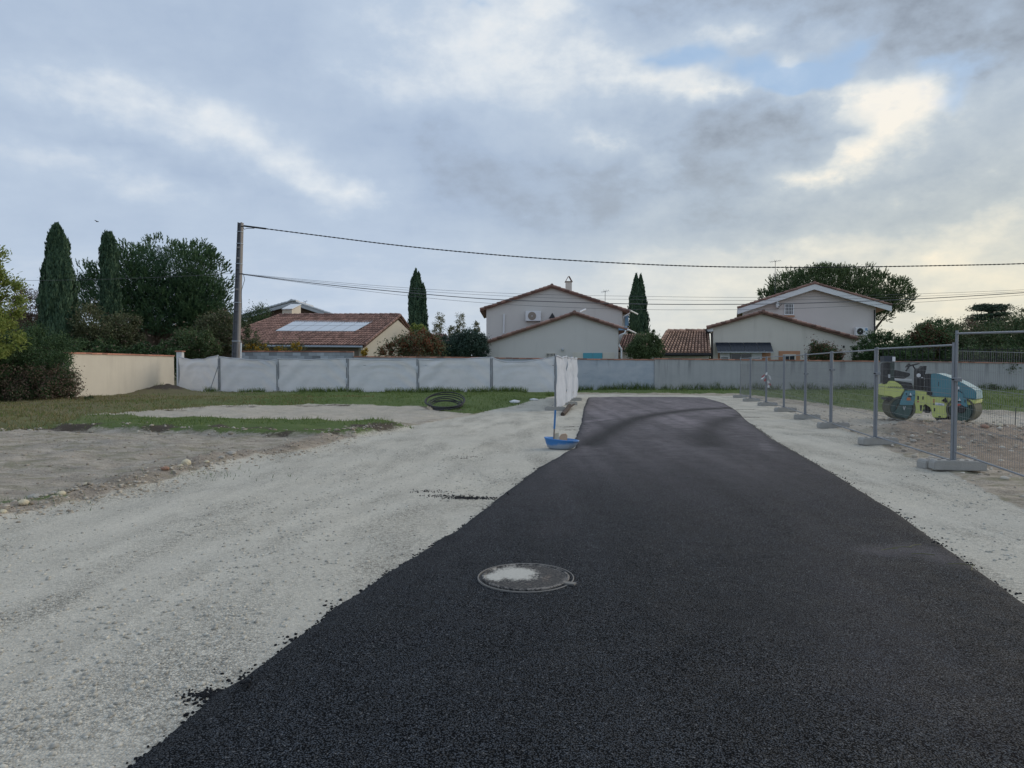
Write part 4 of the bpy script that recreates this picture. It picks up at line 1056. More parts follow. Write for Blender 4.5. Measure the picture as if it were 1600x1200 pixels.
# --- right house
hC = thing('house', (X_(1240, 58), 58, 0), 'beige house at right with white bargeboards and dark solar awning', 'house')
gable(hC, (1268, 443.5), (1149, 482), (1388, 477.5), 1160, 1367, 62, 9, M['render_c2'], .20, over=.55, barge=.47, skew=.31)
gable(hC, (1190, 487.5), (1102.5, 512), (1339, 529), 1114, 1337, 54, 7.4, M['render_c'], .16, skew=.26)
window(hC, 1225, 1240, 474, 492.5, 62, 4, 2, .09); rect(hC, 'window_sill', 1224, 1241, 493, 495, 61.98, M['brick'], .12)
dsh = at(1214, 476, 61.6); dm = MB(); n = 20
dm.lathe([(0, .02), (.18, .035), (.34, .10), (.36, .10), (.18, .02), (0, 0)], (0, 0, 0), n, 'Y')
dm.v = [(p[0] * .55 + dsh.x + p[1] * .6, dsh.y + p[1] - .1, p[2] * 1.1 + dsh.z) for p in dm.v]
dm.smooth = True; dm.sm = [True] * len(dm.f); dd = dm.build('satellite_dish', M['pvc'], hC); pipe(hC, 'dish_arm', [dsh + Vector((0, .38, -.1)), dsh + Vector((.1, -.1, -.2)), dsh + Vector((.28, -.35, 0))], .02, M['darkmetal'])
ac_unit(hC, 1333, 1352.5, 512, 524.5, 62, .36, M['bluefascia'])
aw = []
a, b = at(1117, 535.5, 53.98), at(1203.5, 535.5, 53.98); z0 = at(1160, 549.5, 53.3).z
for k in range(4):
    x0 = a.x + (b.x - a.x) * k / 4 + .012; x1 = a.x + (b.x - a.x) * (k + 1) / 4 - .012
    mb = MB(); mb.prism([(x0, 53.9, a.z), (x1, 53.9, a.z), (x1, 53.25, z0), (x0, 53.25, z0)], (0, .035, .02)); sp = mb.build('solar_panel', M['solar_dark'], hC)
    fr = MB()
    for i in range(1, 4):
        x = x0 + (x1 - x0) * i / 4; fr.obox(((x), 53.572, (a.z + z0) / 2), (.004, 0, 0), (0, .325, (a.z - z0) / 2), (0, -.004, .002))
    fr.build('cell_line', M['darkmetal'], sp)
MB().box(a.x - .02, b.x + .02, 53.22, 53.27, z0 - .07, z0 - .004).build('awning_rail', M['greypvc'], hC)
for k in range(3): x = a.x + (b.x - a.x) * (k + .5) / 3; MB().obox((x, 53.62, z0 - .05 + .1), (.02, 0, 0), (0, .36, 0), (0, 0, .02)).build('awning_arm', M['greypvc'], hC)
rect(hC, 'window_recess', 1122, 1196, 549.8, 564, 53.99, M['brick'], .02)
w = window(hC, 1124.5, 1190, 551, 566, 53.96, 3, 0, .08, True)
rect(hC, 'shutter', 1125, 1140, 552, 566, 53.86, M['white'], .04); rect(hC, 'shutter', 1174, 1189.5, 552, 566, 53.86, M['white'], .04)
for x0, x1 in ((1127, 1138), (1176, 1187)): rect(hC, 'shutter_slot', x0, x1, 558.5, 560, 53.815, M['dark'], .01)
rect(hC, 'brick_surround', 1190.6, 1204, 549, 565, 53.985, M['brick'], .03)
rect(hC, 'brick_surround', 1216.5, 1250, 548.5, 566, 53.985, M['brick'], .03); window(hC, 1223, 1243, 553.5, 567, 53.95, 1, 0, .09, True, M['render_c'])
pipe(hC, 'downpipe', [at(1103, 514, 53.6), at(1104, 518.5, 53.6), at(1112, 521, 53.8), at(1112.5, 566, 53.8)], .075, M['darkmetal'])
pipe(hC, 'downpipe', [at(1366.5, 484, 61.8), at(1366.5, 540, 61.8)], .06, M['darkmetal'])
rect(hC, 'fascia', 1103.5, 1114, 512, 518, 53.9, M['white'])
antenna(hC, at(1211, 458, 66), at(1211, 408, 66).z - at(1211, 458, 66).z, .95, 7)
rect(hC, 'wall_vent', 1317, 1319.5, 540, 543.5, 53.98, M['dark'], .03)
# its garage
hG = thing('garage', (X_(1072, 54), 54, 0), 'low tiled garage roof attached left of the beige house', 'garage')
f0, f1, s0, s1 = at(1024, 552, 51), at(1111.5, 552, 51), at(1043.5, 519, 57.2), at(1108, 519, 57.2)
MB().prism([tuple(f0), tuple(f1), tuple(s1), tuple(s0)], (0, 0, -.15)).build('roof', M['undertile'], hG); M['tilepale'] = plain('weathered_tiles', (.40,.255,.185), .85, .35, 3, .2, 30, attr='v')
tile_slope('tiles', f0, f1, s0, s1, hG, 16, 11, None, M['tilepale'])
rk = MB(); barrels(rk, s0 + Vector((0, 0, .1)), s1 + Vector((0, 0, .1)), .15, .45); barrels(rk, f0 + Vector((-.05, 0, .08)), s0 + Vector((-.05, 0, .08)), .12); rk.build('ridge_tiles', M['tilepale'], hG, kind='stuff')
pipe(hG, 'gutter', [f0 + Vector((.3, -.1, -.1)), f1 + Vector((-.05, -.1, -.1))], .10, M['darkmetal']); MB().box(f0.x + .5, f1.x - .05, 51.5, 57, -.3, f0.z - .17).build('wall', M['render_c'], hG)

# ================================================================== utility pole and overhead cables
PD = 42.6
pb, ptop = at(368.5, 560, PD), at(376, 348, PD)
up = thing('utility_pole', (pb.x, PD, 0), 'tall tapered concrete utility pole behind the white sheeting', 'utility pole')
dirp = (ptop - pb); z0 = pb.z
def pp(z): f = (z - z0) / (ptop.z - z0); return pb + dirp * f
def taper(mb, x0, x1, w0, w1, d0, zb, zt, yo=0):
    a, b = pp(zb), pp(zt); P = []
    for c, k in ((a, w0), (b, w1)):
        P += [(c.x + x0 * k, PD + yo - d0, c.z), (c.x + x1 * k, PD + yo - d0, c.z), (c.x + x1 * k, PD + yo + d0, c.z), (c.x + x0 * k, PD + yo + d0, c.z)]
    mb.poly(P, [(3,2,1,0),(4,5,6,7),(0,1,5,4),(1,2,6,5),(2,3,7,6),(3,0,4,7)])
zt = ptop.z; wb_, wt_ = .42, .24
mb = MB(); taper(mb, -.36, .26, wb_, wt_, .10, -.3, zt - .02); mb.build('web', M['pole'], up)
mb = MB(); taper(mb, -.50, -.362, wb_, wt_, .17, -.3, zt); mb.build('flange', M['pole'], up)
mb = MB(); taper(mb, .262, .50, wb_, wt_, .17, -.3, zt); mb.build('flange', M['polelight'], up)
zz_ = .6
while zz_ < zt - 1:
    mb = MB(); f = lambda z: wb_ + (wt_ - wb_) * (z - z0) / (zt - z0); c = pp(zz_); k = f(zz_)
    mb.box(c.x - .36 * k, c.x + .26 * k, PD - .15, PD - .101, c.z - .05, c.z + .05); mb.build('cross_rib', M['polelight'] if rng.random() < .3 else M['pole'], up); zz_ += .62
for z in (3.1, 5.4, 7.7, 8.9, 9.6):
    c = pp(z); k = wb_ + (wt_ - wb_) * (z - z0) / (zt - z0) + .03
    mb = MB(); mb.box(c.x - .5 * k, c.x + .5 * k, PD - .185, PD + .185, z - .02, z + .02); mb.build('steel_band', M['gutter'], up)
pipe(up, 'conduit', [pp(0) + Vector((.33, -.05, 0)), pp(3.0) + Vector((.30, -.05, 0))], .05, M['white'])
for z, l in ((zt - .25, .38), (at(370, 428.5, PD).z, .34)):
    c = pp(z); MB().tube([c + Vector((.1, -.2, 0)), c + Vector((l, -.2, 0))], .03, 6).build('anchor_hook', M['darkmetal'], up)
cA = pp(at(370, 428.5, PD).z); pipe(up, 'loop_wire', [cA + Vector((.35, -.2, 0)), cA + Vector((.42, -.2, -.35)), cA + Vector((.22, -.2, -1.0)), cA + Vector((.24, -.2, -2.6))], .016, M['cable'])
cT = pp(zt - .25); pipe(up, 'loop_wire', [cT + Vector((.2, -.2, 0)), cT + Vector((.3, -.2, -.18)), cT + Vector((.45, -.2, -.12)), cT + Vector((.9, -.2, -.12))], .018, M['cable'])
def cable(pts, r, label, mat, d=PD, name='overhead_cable', twist=False, group='cables strung from the utility pole'):
    P = [at(x, y, d) + Vector((0, -.2, 0)) for x, y in pts]
    Q = []
    for i in range(len(P) - 1):
        p0, p1, p2, p3 = P[max(i - 1, 0)], P[i], P[i + 1], P[min(i + 2, len(P) - 1)]
        for k in range(10):
            t = k / 10; Q.append(.5 * ((2 * p1) + (p2 - p0) * t + (2 * p0 - 5 * p1 + 4 * p2 - p3) * t * t + (3 * p1 - p0 - 3 * p2 + p3) * t ** 3))
    Q.append(P[-1])
    o0 = tuple(P[0])
    if twist:
        o = bpy.data.objects.new(name, None); COL.objects.link(o); o.location = o0; ORIG[o.name] = Vector(o0); tag(o, label, 'cable', group)
        QQ = []
        for i in range(len(Q) - 1):
            for k in range(6): QQ.append(Q[i].lerp(Q[i + 1], k / 6))
        for s in range(2):
            mb = MB(); mb.tube([q + Vector((0, math.cos(i * .9 + s * 3.14), math.sin(i * .9 + s * 3.14))) * .017 for i, q in enumerate(QQ)], .021, 5); mb.build('strand', mat, o)
        MB().tube([Q[0], Q[0].lerp(Q[4], .9)], .055, 6).build('clamp_sleeve', M['darkmetal'], o)
        return o
    o = MB().tube(Q, r, 6).build(name, mat, origin=o0); return tag(o, label, 'cable', group)
cable([(383,354),(500,369),(620,384),(740,396),(860,405.5),(1000,413.5),(1120,417.5),(1240,418.5),(1360,417.5),(1480,415.5),(1600,412.5),(1800,404),(2100,386)], .03, 'thick twisted cable from the pole top sweeping across the sky', M['cable'], twist=True)
cable([(376,428.5),(500,444),(640,458),(760,467.5),(880,472.5),(1000,475.5),(1120,476),(1240,474.5),(1420,468),(1600,457.5),(1800,443),(2100,415)], .024, 'thickest cable of the lower bundle, from half way up the pole', M['greycable'])
cable([(376,428),(500,439.5),(640,450.5),(760,457.5),(880,461.5),(1000,463.5),(1120,465),(1240,464.5),(1420,460),(1600,453),(1800,441),(2100,415)], .009, 'thin uppermost wire of the lower bundle', M['greycable'])
cable([(376,428.4),(500,441.5),(640,454),(760,461.5),(880,466.5),(1000,468.5),(1120,470),(1240,469),(1420,464),(1600,455.5),(1800,442),(2100,415)], .009, 'thin second wire of the lower bundle', M['greycable'])
cable([(376,429),(500,446),(640,463),(760,474),(880,480.5),(1000,484),(1120,484.5),(1240,482.5),(1420,473.5),(1600,461),(1800,445),(2100,416)], .010, 'thin lowest wire of the lower bundle', M['greycable'])
cable([(364,428),(250,434),(120,438),(0,438.5),(-200,434)], .010, 'thin wire leaving the pole to the left behind the cypresses', M['greycable'], group='cables strung from the utility pole')
# ================================================================== trees and shrubs
M['bark'] = plain('bark', (.10,.075,.055), .95, .3, 3, .5, 14)
M['palebark'] = plain('pale_bark', (.16,.13,.10), .95, .3, 3, .5, 14)
M['cypress'] = leafmat('cypress_foliage', (.042,.088,.056), (.098,.160,.088), .15)
M['pine'] = leafmat('pine_needles', (.032,.078,.044), (.105,.180,.080), .18)
M['pine2'] = leafmat('pine_needles_warm', (.044,.078,.036), (.125,.175,.076), .2)
M['yellowgreen'] = leafmat('yellow_green_leaves', (.15,.215,.05), (.33,.36,.10), .4)
M['darkgreen'] = leafmat('dark_green_leaves', (.032,.066,.028), (.085,.140,.052), .2)
M['midgreen'] = leafmat('mid_green_leaves', (.05,.085,.035), (.12,.165,.07), .25)
M['olive'] = leafmat('olive_leaves', (.065,.085,.042), (.155,.165,.085), .25)
M['brown'] = leafmat('brown_twigs', (.11,.078,.058), (.23,.165,.12), .15)
M['redleaf'] = leafmat('red_leaves', (.20,.055,.030), (.26,.17,.085), .3)
M['reddark'] = leafmat('dark_red_leaves', (.11,.045,.030), (.17,.10,.055), .25)
M['yellow'] = leafmat('yellow_leaves', (.40,.28,.03), (.50,.33,.06), .35)
M['hedge'] = leafmat('blue_green_hedge', (.030,.058,.045), (.065,.105,.075), .12)
M['cedar'] = leafmat('cedar_foliage', (.040,.066,.046), (.08,.115,.07), .15)
M['wispy'] = leafmat('wispy_leaves', (.14,.15,.075), (.24,.23,.13), .3)
def unit(v): return v / (np.linalg.norm(v, axis=-1, keepdims=True) + 1e-9)
def leaves(name, C, A, L, Wd, mat, parent, N=None, v=None):
    """one rhombic leaf per row: centre, long axis, length, width"""
    n = len(C); A = unit(A)
    if N is None: N = unit(rng.normal(0, 1, (n, 3)))
    B = unit(np.cross(A, N)); L = np.asarray(L).reshape(-1, 1) * np.ones((n, 1)); Wd = np.asarray(Wd).reshape(-1, 1) * np.ones((n, 1))
    V = np.stack([C - A * L / 2, C + B * Wd / 2 + A * L * .08, C + A * L / 2, C - B * Wd / 2 + A * L * .08], 1).reshape(-1, 3)
    o = np_mesh(name, V, np.arange(4 * n).reshape(-1, 4), mat, {'v': ('FACE', rng.random(n) if v is None else v)}, parent)
    return o
def clump_points(ells, n, k, spread=.30, shell=(.45, 1.0), up=0.0):
    """leaf positions gathered in clumps that fill a set of ellipsoids"""
    vol = np.array([e[3] * e[4] * e[5] for e in ells]) ** .75; vol /= vol.sum()
    C, O = [], []
    for e, f in zip(ells, vol):
        kk = max(3, int(k * f)); m = max(10, int(n * f))
        d = unit(rng.normal(0, 1, (kk, 3))); r = shell[0] + (shell[1] - shell[0]) * rng.random((kk, 1)) ** .6
        c = np.array(e[:3]) + d * r * np.array(e[3:6])
        sz = spread * min(e[3:6]) * (.55 + .9 * rng.random(kk))
        pick = rng.integers(0, kk, m); off = rng.normal(0, 1, (m, 3)) * .58
        C.append(c[pick] + off * sz[pick][:, None]); O.append(unit(d[pick] * .9 + unit(off) * .7 + [0, 0, up]))
    return np.concatenate(C), np.concatenate(O)
def limbs(parent, base, tips, r0, mat, trunk_top=None, name='trunk', wob=.12):
    base = Vector(base); mb = MB()
    tt = Vector(trunk_top) if trunk_top is not None else base.lerp(Vector(tips[0]), .6)
    pts = [base.lerp(tt, i / 4) + Vector((rng.normal(0, wob) * (i > 0), rng.normal(0, wob) * (i > 0), 0)) for i in range(5)]
    mb.tube(pts, [r0 * (1.25 - .6 * i / 4) for i in range(5)], 9)
    mb.build(name, mat, parent)
    if len(tips):
        lb = MB()
        for tp in tips:
            tp = Vector(tp); s = pts[rng.integers(2, 5)]; mid = s.lerp(tp, .5) + Vector((rng.normal(0, .15), rng.normal(0, .15), .2))
            lb.tube([s, mid, tp], [r0 * .42, r0 * .28, r0 * .08], 6)
        lb.build('limb', mat, parent)
def bush(name, label, cat, base, ells, n, leaf, mat, k=60, mats=None, group=None, r0=.08, spread=.30, shell=(.45, 1.0), twigs=0, aspect=.5, bark=None, ntips=6):
    t = thing(name, base, label, cat, group)
    C, O = clump_points(ells, n, k, spread, shell)
    C[:, 2] = np.maximum(C[:, 2], .03)
    ax = unit(rng.normal(0, 1, C.shape) + O * .8 + [0, 0, .25])
    leaves('foliage', C, ax, leaf * (.6 + .8 * rng.random(len(C))), leaf * aspect * (.7 + .6 * rng.random(len(C))), mat, t, N=unit(O + rng.normal(0, .6, C.shape)))
    for nm, m2, frac, zr in (mats or []):
        q = rng.random(len(C)) < frac; z = (C[:, 2] - C[:, 2].min()) / (np.ptp(C[:, 2]) + 1e-6); q &= (z > zr[0]) & (z < zr[1])
        if q.sum() < 5: continue
        D = C[q] + rng.normal(0, leaf * 1.2, (q.sum(), 3)) + O[q] * leaf * .8
        dt_ = leaves(nm, D, unit(rng.normal(0, 1, D.shape)), leaf * (.6 + .8 * rng.random(len(D))), leaf * aspect, m2, t); dt_['kind'] = 'stuff'
    tips = [tuple(np.array(e[:3]) + rng.normal(0, .35, 3) * np.array(e[3:6])) for e in ells for _ in range(max(1, ntips // len(ells)))]
    limbs(t, base, tips, r0, bark or M['bark'], (base[0], base[1], ells[0][2] - ells[0][5] * .2), wob=.04)
    if twigs:
        mb = MB()
        for i in rng.integers(0, len(C), twigs):
            p = Vector(C[i]); d = Vector(O[i]); mb.tube([p - d * leaf * 4, p + d * leaf * 2 + Vector(rng.normal(0, leaf, 3))], [.010, .004], 3, False)
        mb.build('twigs', M['brown'], t, kind='stuff')
    return t
def cypress(label, base, spires, n):
    t = thing('cypress_tree', base, label, 'cypress', 'tall dark cypresses')
    C, A = [], []
    for dx, dy, z0, h, r, prof, f in spires:
        m = int(n * f); z = rng.random(m) ** .85; a = rng.random(m) * 6.283
        rr = r * np.interp(z, *prof)
        lump = .80 + .9 * (vnoise(a * 2.2 + dx * 5, z * h * 1.1 + 3) - .5) * .7 + .35 * (vnoise(a * 5 + 8, z * h * 2.6) - .5)
        rad = rr * lump * np.sqrt(.50 + .50 * rng.random(m))
        c = np.stack([base[0] + dx + rad * np.cos(a), base[1] + dy + rad * np.sin(a), z0 + z * h + rng.normal(0, .10, m)], 1)
        C.append(c); A.append(np.stack([np.cos(a) * .22 + rng.normal(0, .20, m), np.sin(a) * .22 + rng.normal(0, .20, m), np.ones(m)], 1))
    C, A = np.concatenate(C), np.concatenate(A)
    leaves('foliage', C, A, .20 + .20 * rng.random(len(C)), .07 + .05 * rng.random(len(C)), M['cypress'], t, N=unit(np.stack([C[:, 0] - base[0], C[:, 1] - base[1], np.zeros(len(C))], 1) + rng.normal(0, .5, C.shape)))
    MB().tube([(base[0], base[1], -.2), (base[0], base[1], spires[0][2] + spires[0][3] * .8)], [.16, .03], 8).build('trunk', M['bark'], t)
    return t
def pine(label, base, ells, nshoot, nfill, r0, trunktop, mat, group=None, shoot=.62, name='pine_tree', up=.75, lowcut=-.75):
    t = thing(name, base, label, 'pine tree', group)
    vol = np.array([e[3] * e[4] + e[4] * e[5] + e[3] * e[5] for e in ells]); vol = vol / vol.sum()
    C, A, NN = [], [], []; VV = []
    nd = 18
    for e, f in zip(ells, vol):
        m = int(nshoot * f); d = unit(rng.normal(0, 1, (m * 2, 3))); d = d[d[:, 2] > lowcut][:m]; m = len(d)
        lump = 1.0 + .20 * (vnoise(d[:, 0] * 3 + e[0], d[:, 1] * 3 + d[:, 2] * 3) - .5)
        p = np.array(e[:3]) + d * np.array(e[3:6]) * (lump * (.82 + .2 * rng.random(m)))[:, None]
        kc = max(4, m // 13); cen = p[:kc]; rad_c = .62 * (.6 + .8 * rng.random(kc)) * min(1.0, min(e[3:6]) / 1.6)
        pick = rng.integers(0, kc, m); od = unit(rng.normal(0, 1, (m, 3)) + d[pick] * .9 + [0, 0, .45])
        p = cen[pick] + od * rad_c[pick][:, None] * np.array([1.25, 1.25, .8])
        ax = unit(od * .8 + np.array([0, 0, up]) + rng.normal(0, .20, (m, 3)))
        s = rng.random((m, nd)); sl = shoot * (.7 + .6 * rng.random(m))[:, None]
        pos = p[:, None, :] + ax[:, None, :] * (sl * s)[..., None]
        rad = unit(rng.normal(0, 1, (m, nd, 3))); rad = unit(rad - (rad * ax[:, None, :]).sum(-1, keepdims=True) * ax[:, None, :])
        na = unit(ax[:, None, :] * 1.0 + rad * .45)
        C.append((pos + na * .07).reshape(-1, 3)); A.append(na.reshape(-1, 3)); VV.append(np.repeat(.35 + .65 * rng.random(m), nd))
        # inner shade-side foliage
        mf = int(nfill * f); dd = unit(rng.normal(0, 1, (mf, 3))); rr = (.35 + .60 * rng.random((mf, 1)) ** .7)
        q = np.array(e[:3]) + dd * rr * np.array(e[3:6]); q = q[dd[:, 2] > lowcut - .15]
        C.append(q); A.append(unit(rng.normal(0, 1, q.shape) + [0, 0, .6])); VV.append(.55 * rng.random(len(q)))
    C, A = np.concatenate(C), np.concatenate(A)
    leaves('crown', C, A, .17 + .10 * rng.random(len(C)), .040 + .03 * rng.random(len(C)), mat, t, v=np.concatenate(VV))
    tips = [tuple(np.array(e[:3]) + np.array([rng.normal(0, .3) * e[3], rng.normal(0, .3) * e[4], -.15 * e[5]])) for e in ells for _ in range(2)]
    limbs(t, base, tips, r0, M['bark'], trunktop)
    return t
wx = lambda px, d: (px - 800) / FPX * d
wz = lambda py, d: at(800, py, d).z
def ell(px, py, rx, ry, d, rd=None):
    k = d / FPX; return (wx(px, d), d, wz(py, d), rx * k, (rd or rx) * k, ry * k)

P1 = ([0, .06, .25, .5, .72, .88, .96, 1], [.72, .95, 1, .92, .72, .42, .2, .04])
P2 = ([0, .1, .4, .7, .9, .97, 1], [.8, 1, .95, .8, .55, .3, .05])
d = 46.5; b = (wx(93, d), d, 0)
cypress('broad dark cypress, tallest of the trees at the left', b, [(0, 0, .4, wz(352, d) - .5, 31 * d / FPX, ([0,.1,.35,.6,.8,.92,.98,1],[.8,1,1,.82,.62,.46,.25,.06]), .74), (.62, -.2, 3, wz(372, d) - 3.2, .42, P2, .13), (-.75, -.1, 1.5, wz(412, d) - 1.5, .55, P2, .13)], 42000)
d = 52; b = (wx(173, d), d, 0)
cypress('slim flat topped cypress in front of the big round pine', b, [(0, 0, .4, wz(366, d) - .4, 18 * d / FPX, ([0,.1,.4,.7,.9,.97,1],[.75,1,.95,.82,.72,.55,.2]), 1.0)], 24000)
d = 63; b = (wx(652, d), d, 0)
cypress('cypress with several spires standing behind the solar roofed house', b, [(-.10, 0, .5, wz(424, d) - .5, .95, P1, .36), (.12, .2, .5, wz(427, d) - .5, .85, P1, .26), (-.42, 0, .5, wz(436, d) - .5, .5, P2, .16), (.55, 0, .5, wz(446, d) - .5, .5, P2, .22)], 30000)
d = 67; b = (wx(996, d), d, 0)
cypress('cypress with a split tip just right of the centre house', b, [(-.15, 0, .5, wz(431, d) - .5, 1.02, P1, .5), (.28, .1, .5, wz(432, d) - .5, .95, P1, .5)], 32000)
# big round pine, left
d = 60
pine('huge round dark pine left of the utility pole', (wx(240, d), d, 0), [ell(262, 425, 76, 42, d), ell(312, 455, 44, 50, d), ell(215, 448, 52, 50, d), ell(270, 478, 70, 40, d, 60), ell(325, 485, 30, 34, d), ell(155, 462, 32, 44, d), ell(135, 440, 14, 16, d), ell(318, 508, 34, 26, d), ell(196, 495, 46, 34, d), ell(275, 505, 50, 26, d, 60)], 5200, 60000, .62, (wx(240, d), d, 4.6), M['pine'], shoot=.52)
# umbrella pine behind the right house
d = 78
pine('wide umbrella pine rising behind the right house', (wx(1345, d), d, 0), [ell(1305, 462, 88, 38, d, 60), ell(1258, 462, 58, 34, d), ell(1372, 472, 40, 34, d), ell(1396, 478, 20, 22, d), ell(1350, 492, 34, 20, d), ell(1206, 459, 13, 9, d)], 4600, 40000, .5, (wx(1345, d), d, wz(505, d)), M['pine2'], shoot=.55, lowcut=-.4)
# yellow green tree at the left edge
d = 27.5
bush('leafy_tree', 'yellow green leafy tree cut by the left edge of the picture', 'tree', (wx(-75, d), d, 0), [ell(-70, 440, 75, 62, d), ell(-8, 468, 40, 55, d), ell(2, 520, 36, 42, d), ell(-14, 405, 30, 36, d), ell(-30, 430, 36, 46, d), ell(-80, 530, 70, 40, d)], 30000, .15, M['yellowgreen'], k=190, r0=.16, spread=.26, aspect=.34, ntips=12)
# dark hedge on the left, ivy green above, dry brown below
d = 29.5
bush('wild_hedge', 'wild dark green hedge with dry brown twigs in front of the beige wall', 'hedge', (wx(40, d), d, 0), [ell(20, 590, 60, 46, d, 50), ell(88, 578, 32, 30, d), ell(-50, 590, 70, 48, d), ell(70, 610, 45, 26, d), ell(30, 548, 40, 26, d)], 52000, .085, M['darkgreen'], k=320, mats=[('dry_twigs', M['brown'], .85, (0, .50))], r0=.08, spread=.26, twigs=260, ntips=15)
d = 36
bush('ivy_bush', 'dark ivy bush behind the left end of the beige wall', 'bush', (-21.9, d, 0), [ell(70, 548, 48, 28, d), ell(20, 540, 50, 40, d), ell(118, 552, 22, 20, d)], 24000, .10, M['darkgreen'], k=150, r0=.08)
# shrubs behind the beige wall
for lab, px, py, rx, ry, d, mt, n in [
    ('olive brown shrub behind the beige wall, right of the broad cypress', 150, 520, 44, 42, 47, 'olive', 15000),
    ('grey green shrub at the foot of the slim cypress', 192, 526, 30, 36, 48, 'olive', 12000),
    ('bare brownish tree showing between the yellow tree and the broad cypress', 50, 492, 30, 42, 58, 'brown', 9000),
    ('green bush under the big pine, left of its trunk', 150, 552, 60, 22, 46, 'darkgreen', 12000),
    ('mid green bush behind the white pillar', 300, 537, 40, 24, 47, 'midgreen', 13000),
    ('loose olive bush left of the utility pole', 340, 520, 30, 36, 50, 'olive', 12000),
    ('low dark bush right under the big pine', 250, 550, 45, 16, 46, 'darkgreen', 9000),
    ('dark green tree behind the utility pole by the brown house', 400, 508, 42, 26, 68, 'darkgreen', 15000)]:
    bush('garden_bush', lab, 'bush', (wx(px, d), d, 0), [ell(px, py, rx, ry, d, rx * .8), ell(px - rx * .45, py + ry * .35, rx * .6, ry * .7, d), ell(px + rx * .5, py + ry * .3, rx * .55, ry * .7, d)], n, .15, M[mt], k=110, r0=.09, spread=.28, mats=[('dry_twigs', M['brown'], .04, (0, 1))] if mt != 'brown' else None, group='bushes behind the beige wall')
d = 46.2
bush('garden_bush', 'thin leafy sapling just right of the utility pole', 'bush', (wx(385, d), d, 0), [ell(383, 520, 10, 26, d), ell(392, 530, 14, 14, d)], 1500, .12, M['olive'], k=40, r0=.04)
bush('garden_bush', 'row of yellow leaved shrubs in front of the solar roofed house', 'bush', (wx(445, d), d, 0), [ell(435, 549, 14, 8, d), ell(464, 545, 10, 9, d), ell(400, 545, 22, 8, d)], 2600, .13, M['yellow'], k=60, r0=.03, mats=[('green_leaves', M['olive'], .5, (0, 1))])
d = 47.5
bush('red_shrub', 'reddish autumn shrub with bent bare stems in front of the beige gable', 'shrub', (wx(640, d), d, 0), [ell(655, 538, 30, 16, d), ell(625, 541, 16, 12, d), ell(605, 546, 12, 9, d), ell(678, 545, 16, 10, d), ell(662, 524, 14, 9, d)], 5200, .17, M['redleaf'], k=110, mats=[('green_leaves', M['olive'], .55, (0, .8))], r0=.05, spread=.34, twigs=90)
bush('garden_bush', 'tiny yellow tipped bush against the corner of the solar roofed house', 'bush', (wx(571, d), d, 0), [ell(570, 550, 5, 7, d)], 500, .12, M['yellow'], k=20, r0=.03)
d = 58
bush('garden_bush', 'yellow green bush at the foot of the cypress behind the outbuilding roof', 'bush', (wx(655, d), d, 0), [ell(654, 517, 12, 10, d), ell(645, 512, 4, 8, d)], 2200, .15, M['yellowgreen'], k=40, r0=.04)
d = 53
bush('clipped_hedge', 'tall dark blue green hedge between the outbuilding and the centre house', 'hedge', (wx(722, d), d, 0), [ell(712, 545, 26, 24, d), ell(735, 542, 26, 26, d), ell(752, 548, 14, 26, d), ell(695, 552, 16, 14, d)], 26000, .13, M['hedge'], k=240, r0=.08, spread=.24)
d = 76
for lab, px, py, rx, ry in [('airy poplar with two tips, left of the clipped hedge', 688, 508, 12, 20), ('airy thin poplar above the middle of the clipped hedge', 719, 508, 9, 20), ('small airy poplar by the wall of the centre house', 745, 514, 6, 14), ('slim airy poplar between its two neighbours', 706, 520, 8, 12)]:
    bush('airy_poplar', lab, 'tree', (wx(px, d), d, 0), [ell(px, py, rx * .8, ry, d), ell(px - rx * .4, py + ry * .5, rx * .6, ry * .6, d)], 1400, .16, M['wispy'], k=50, r0=.05, spread=.35, aspect=.4, group='airy poplars on the skyline')
d = 49.5
bush('round_bush', 'round mid green bush at the right corner of the centre house', 'bush', (wx(1008, d), d, 0), [ell(1008, 542, 26, 22, d), ell(1024, 549, 16, 14, d), ell(992, 548, 14, 14, d), ell(1016, 524, 12, 8, d)], 15000, .12, M['midgreen'], k=150, r0=.08, spread=.26)
d = 50
bush('garden_bush', 'reddish tipped bush in front of the beige wall of the right house', 'bush', (wx(1286, d), d, 0), [ell(1286, 555, 24, 14, d), ell(1278, 544, 12, 10, d), ell(1303, 556, 12, 9, d)], 8500, .12, M['darkgreen'], k=90, mats=[('red_tips', M['reddark'], .35, (.3, 1))], r0=.05)
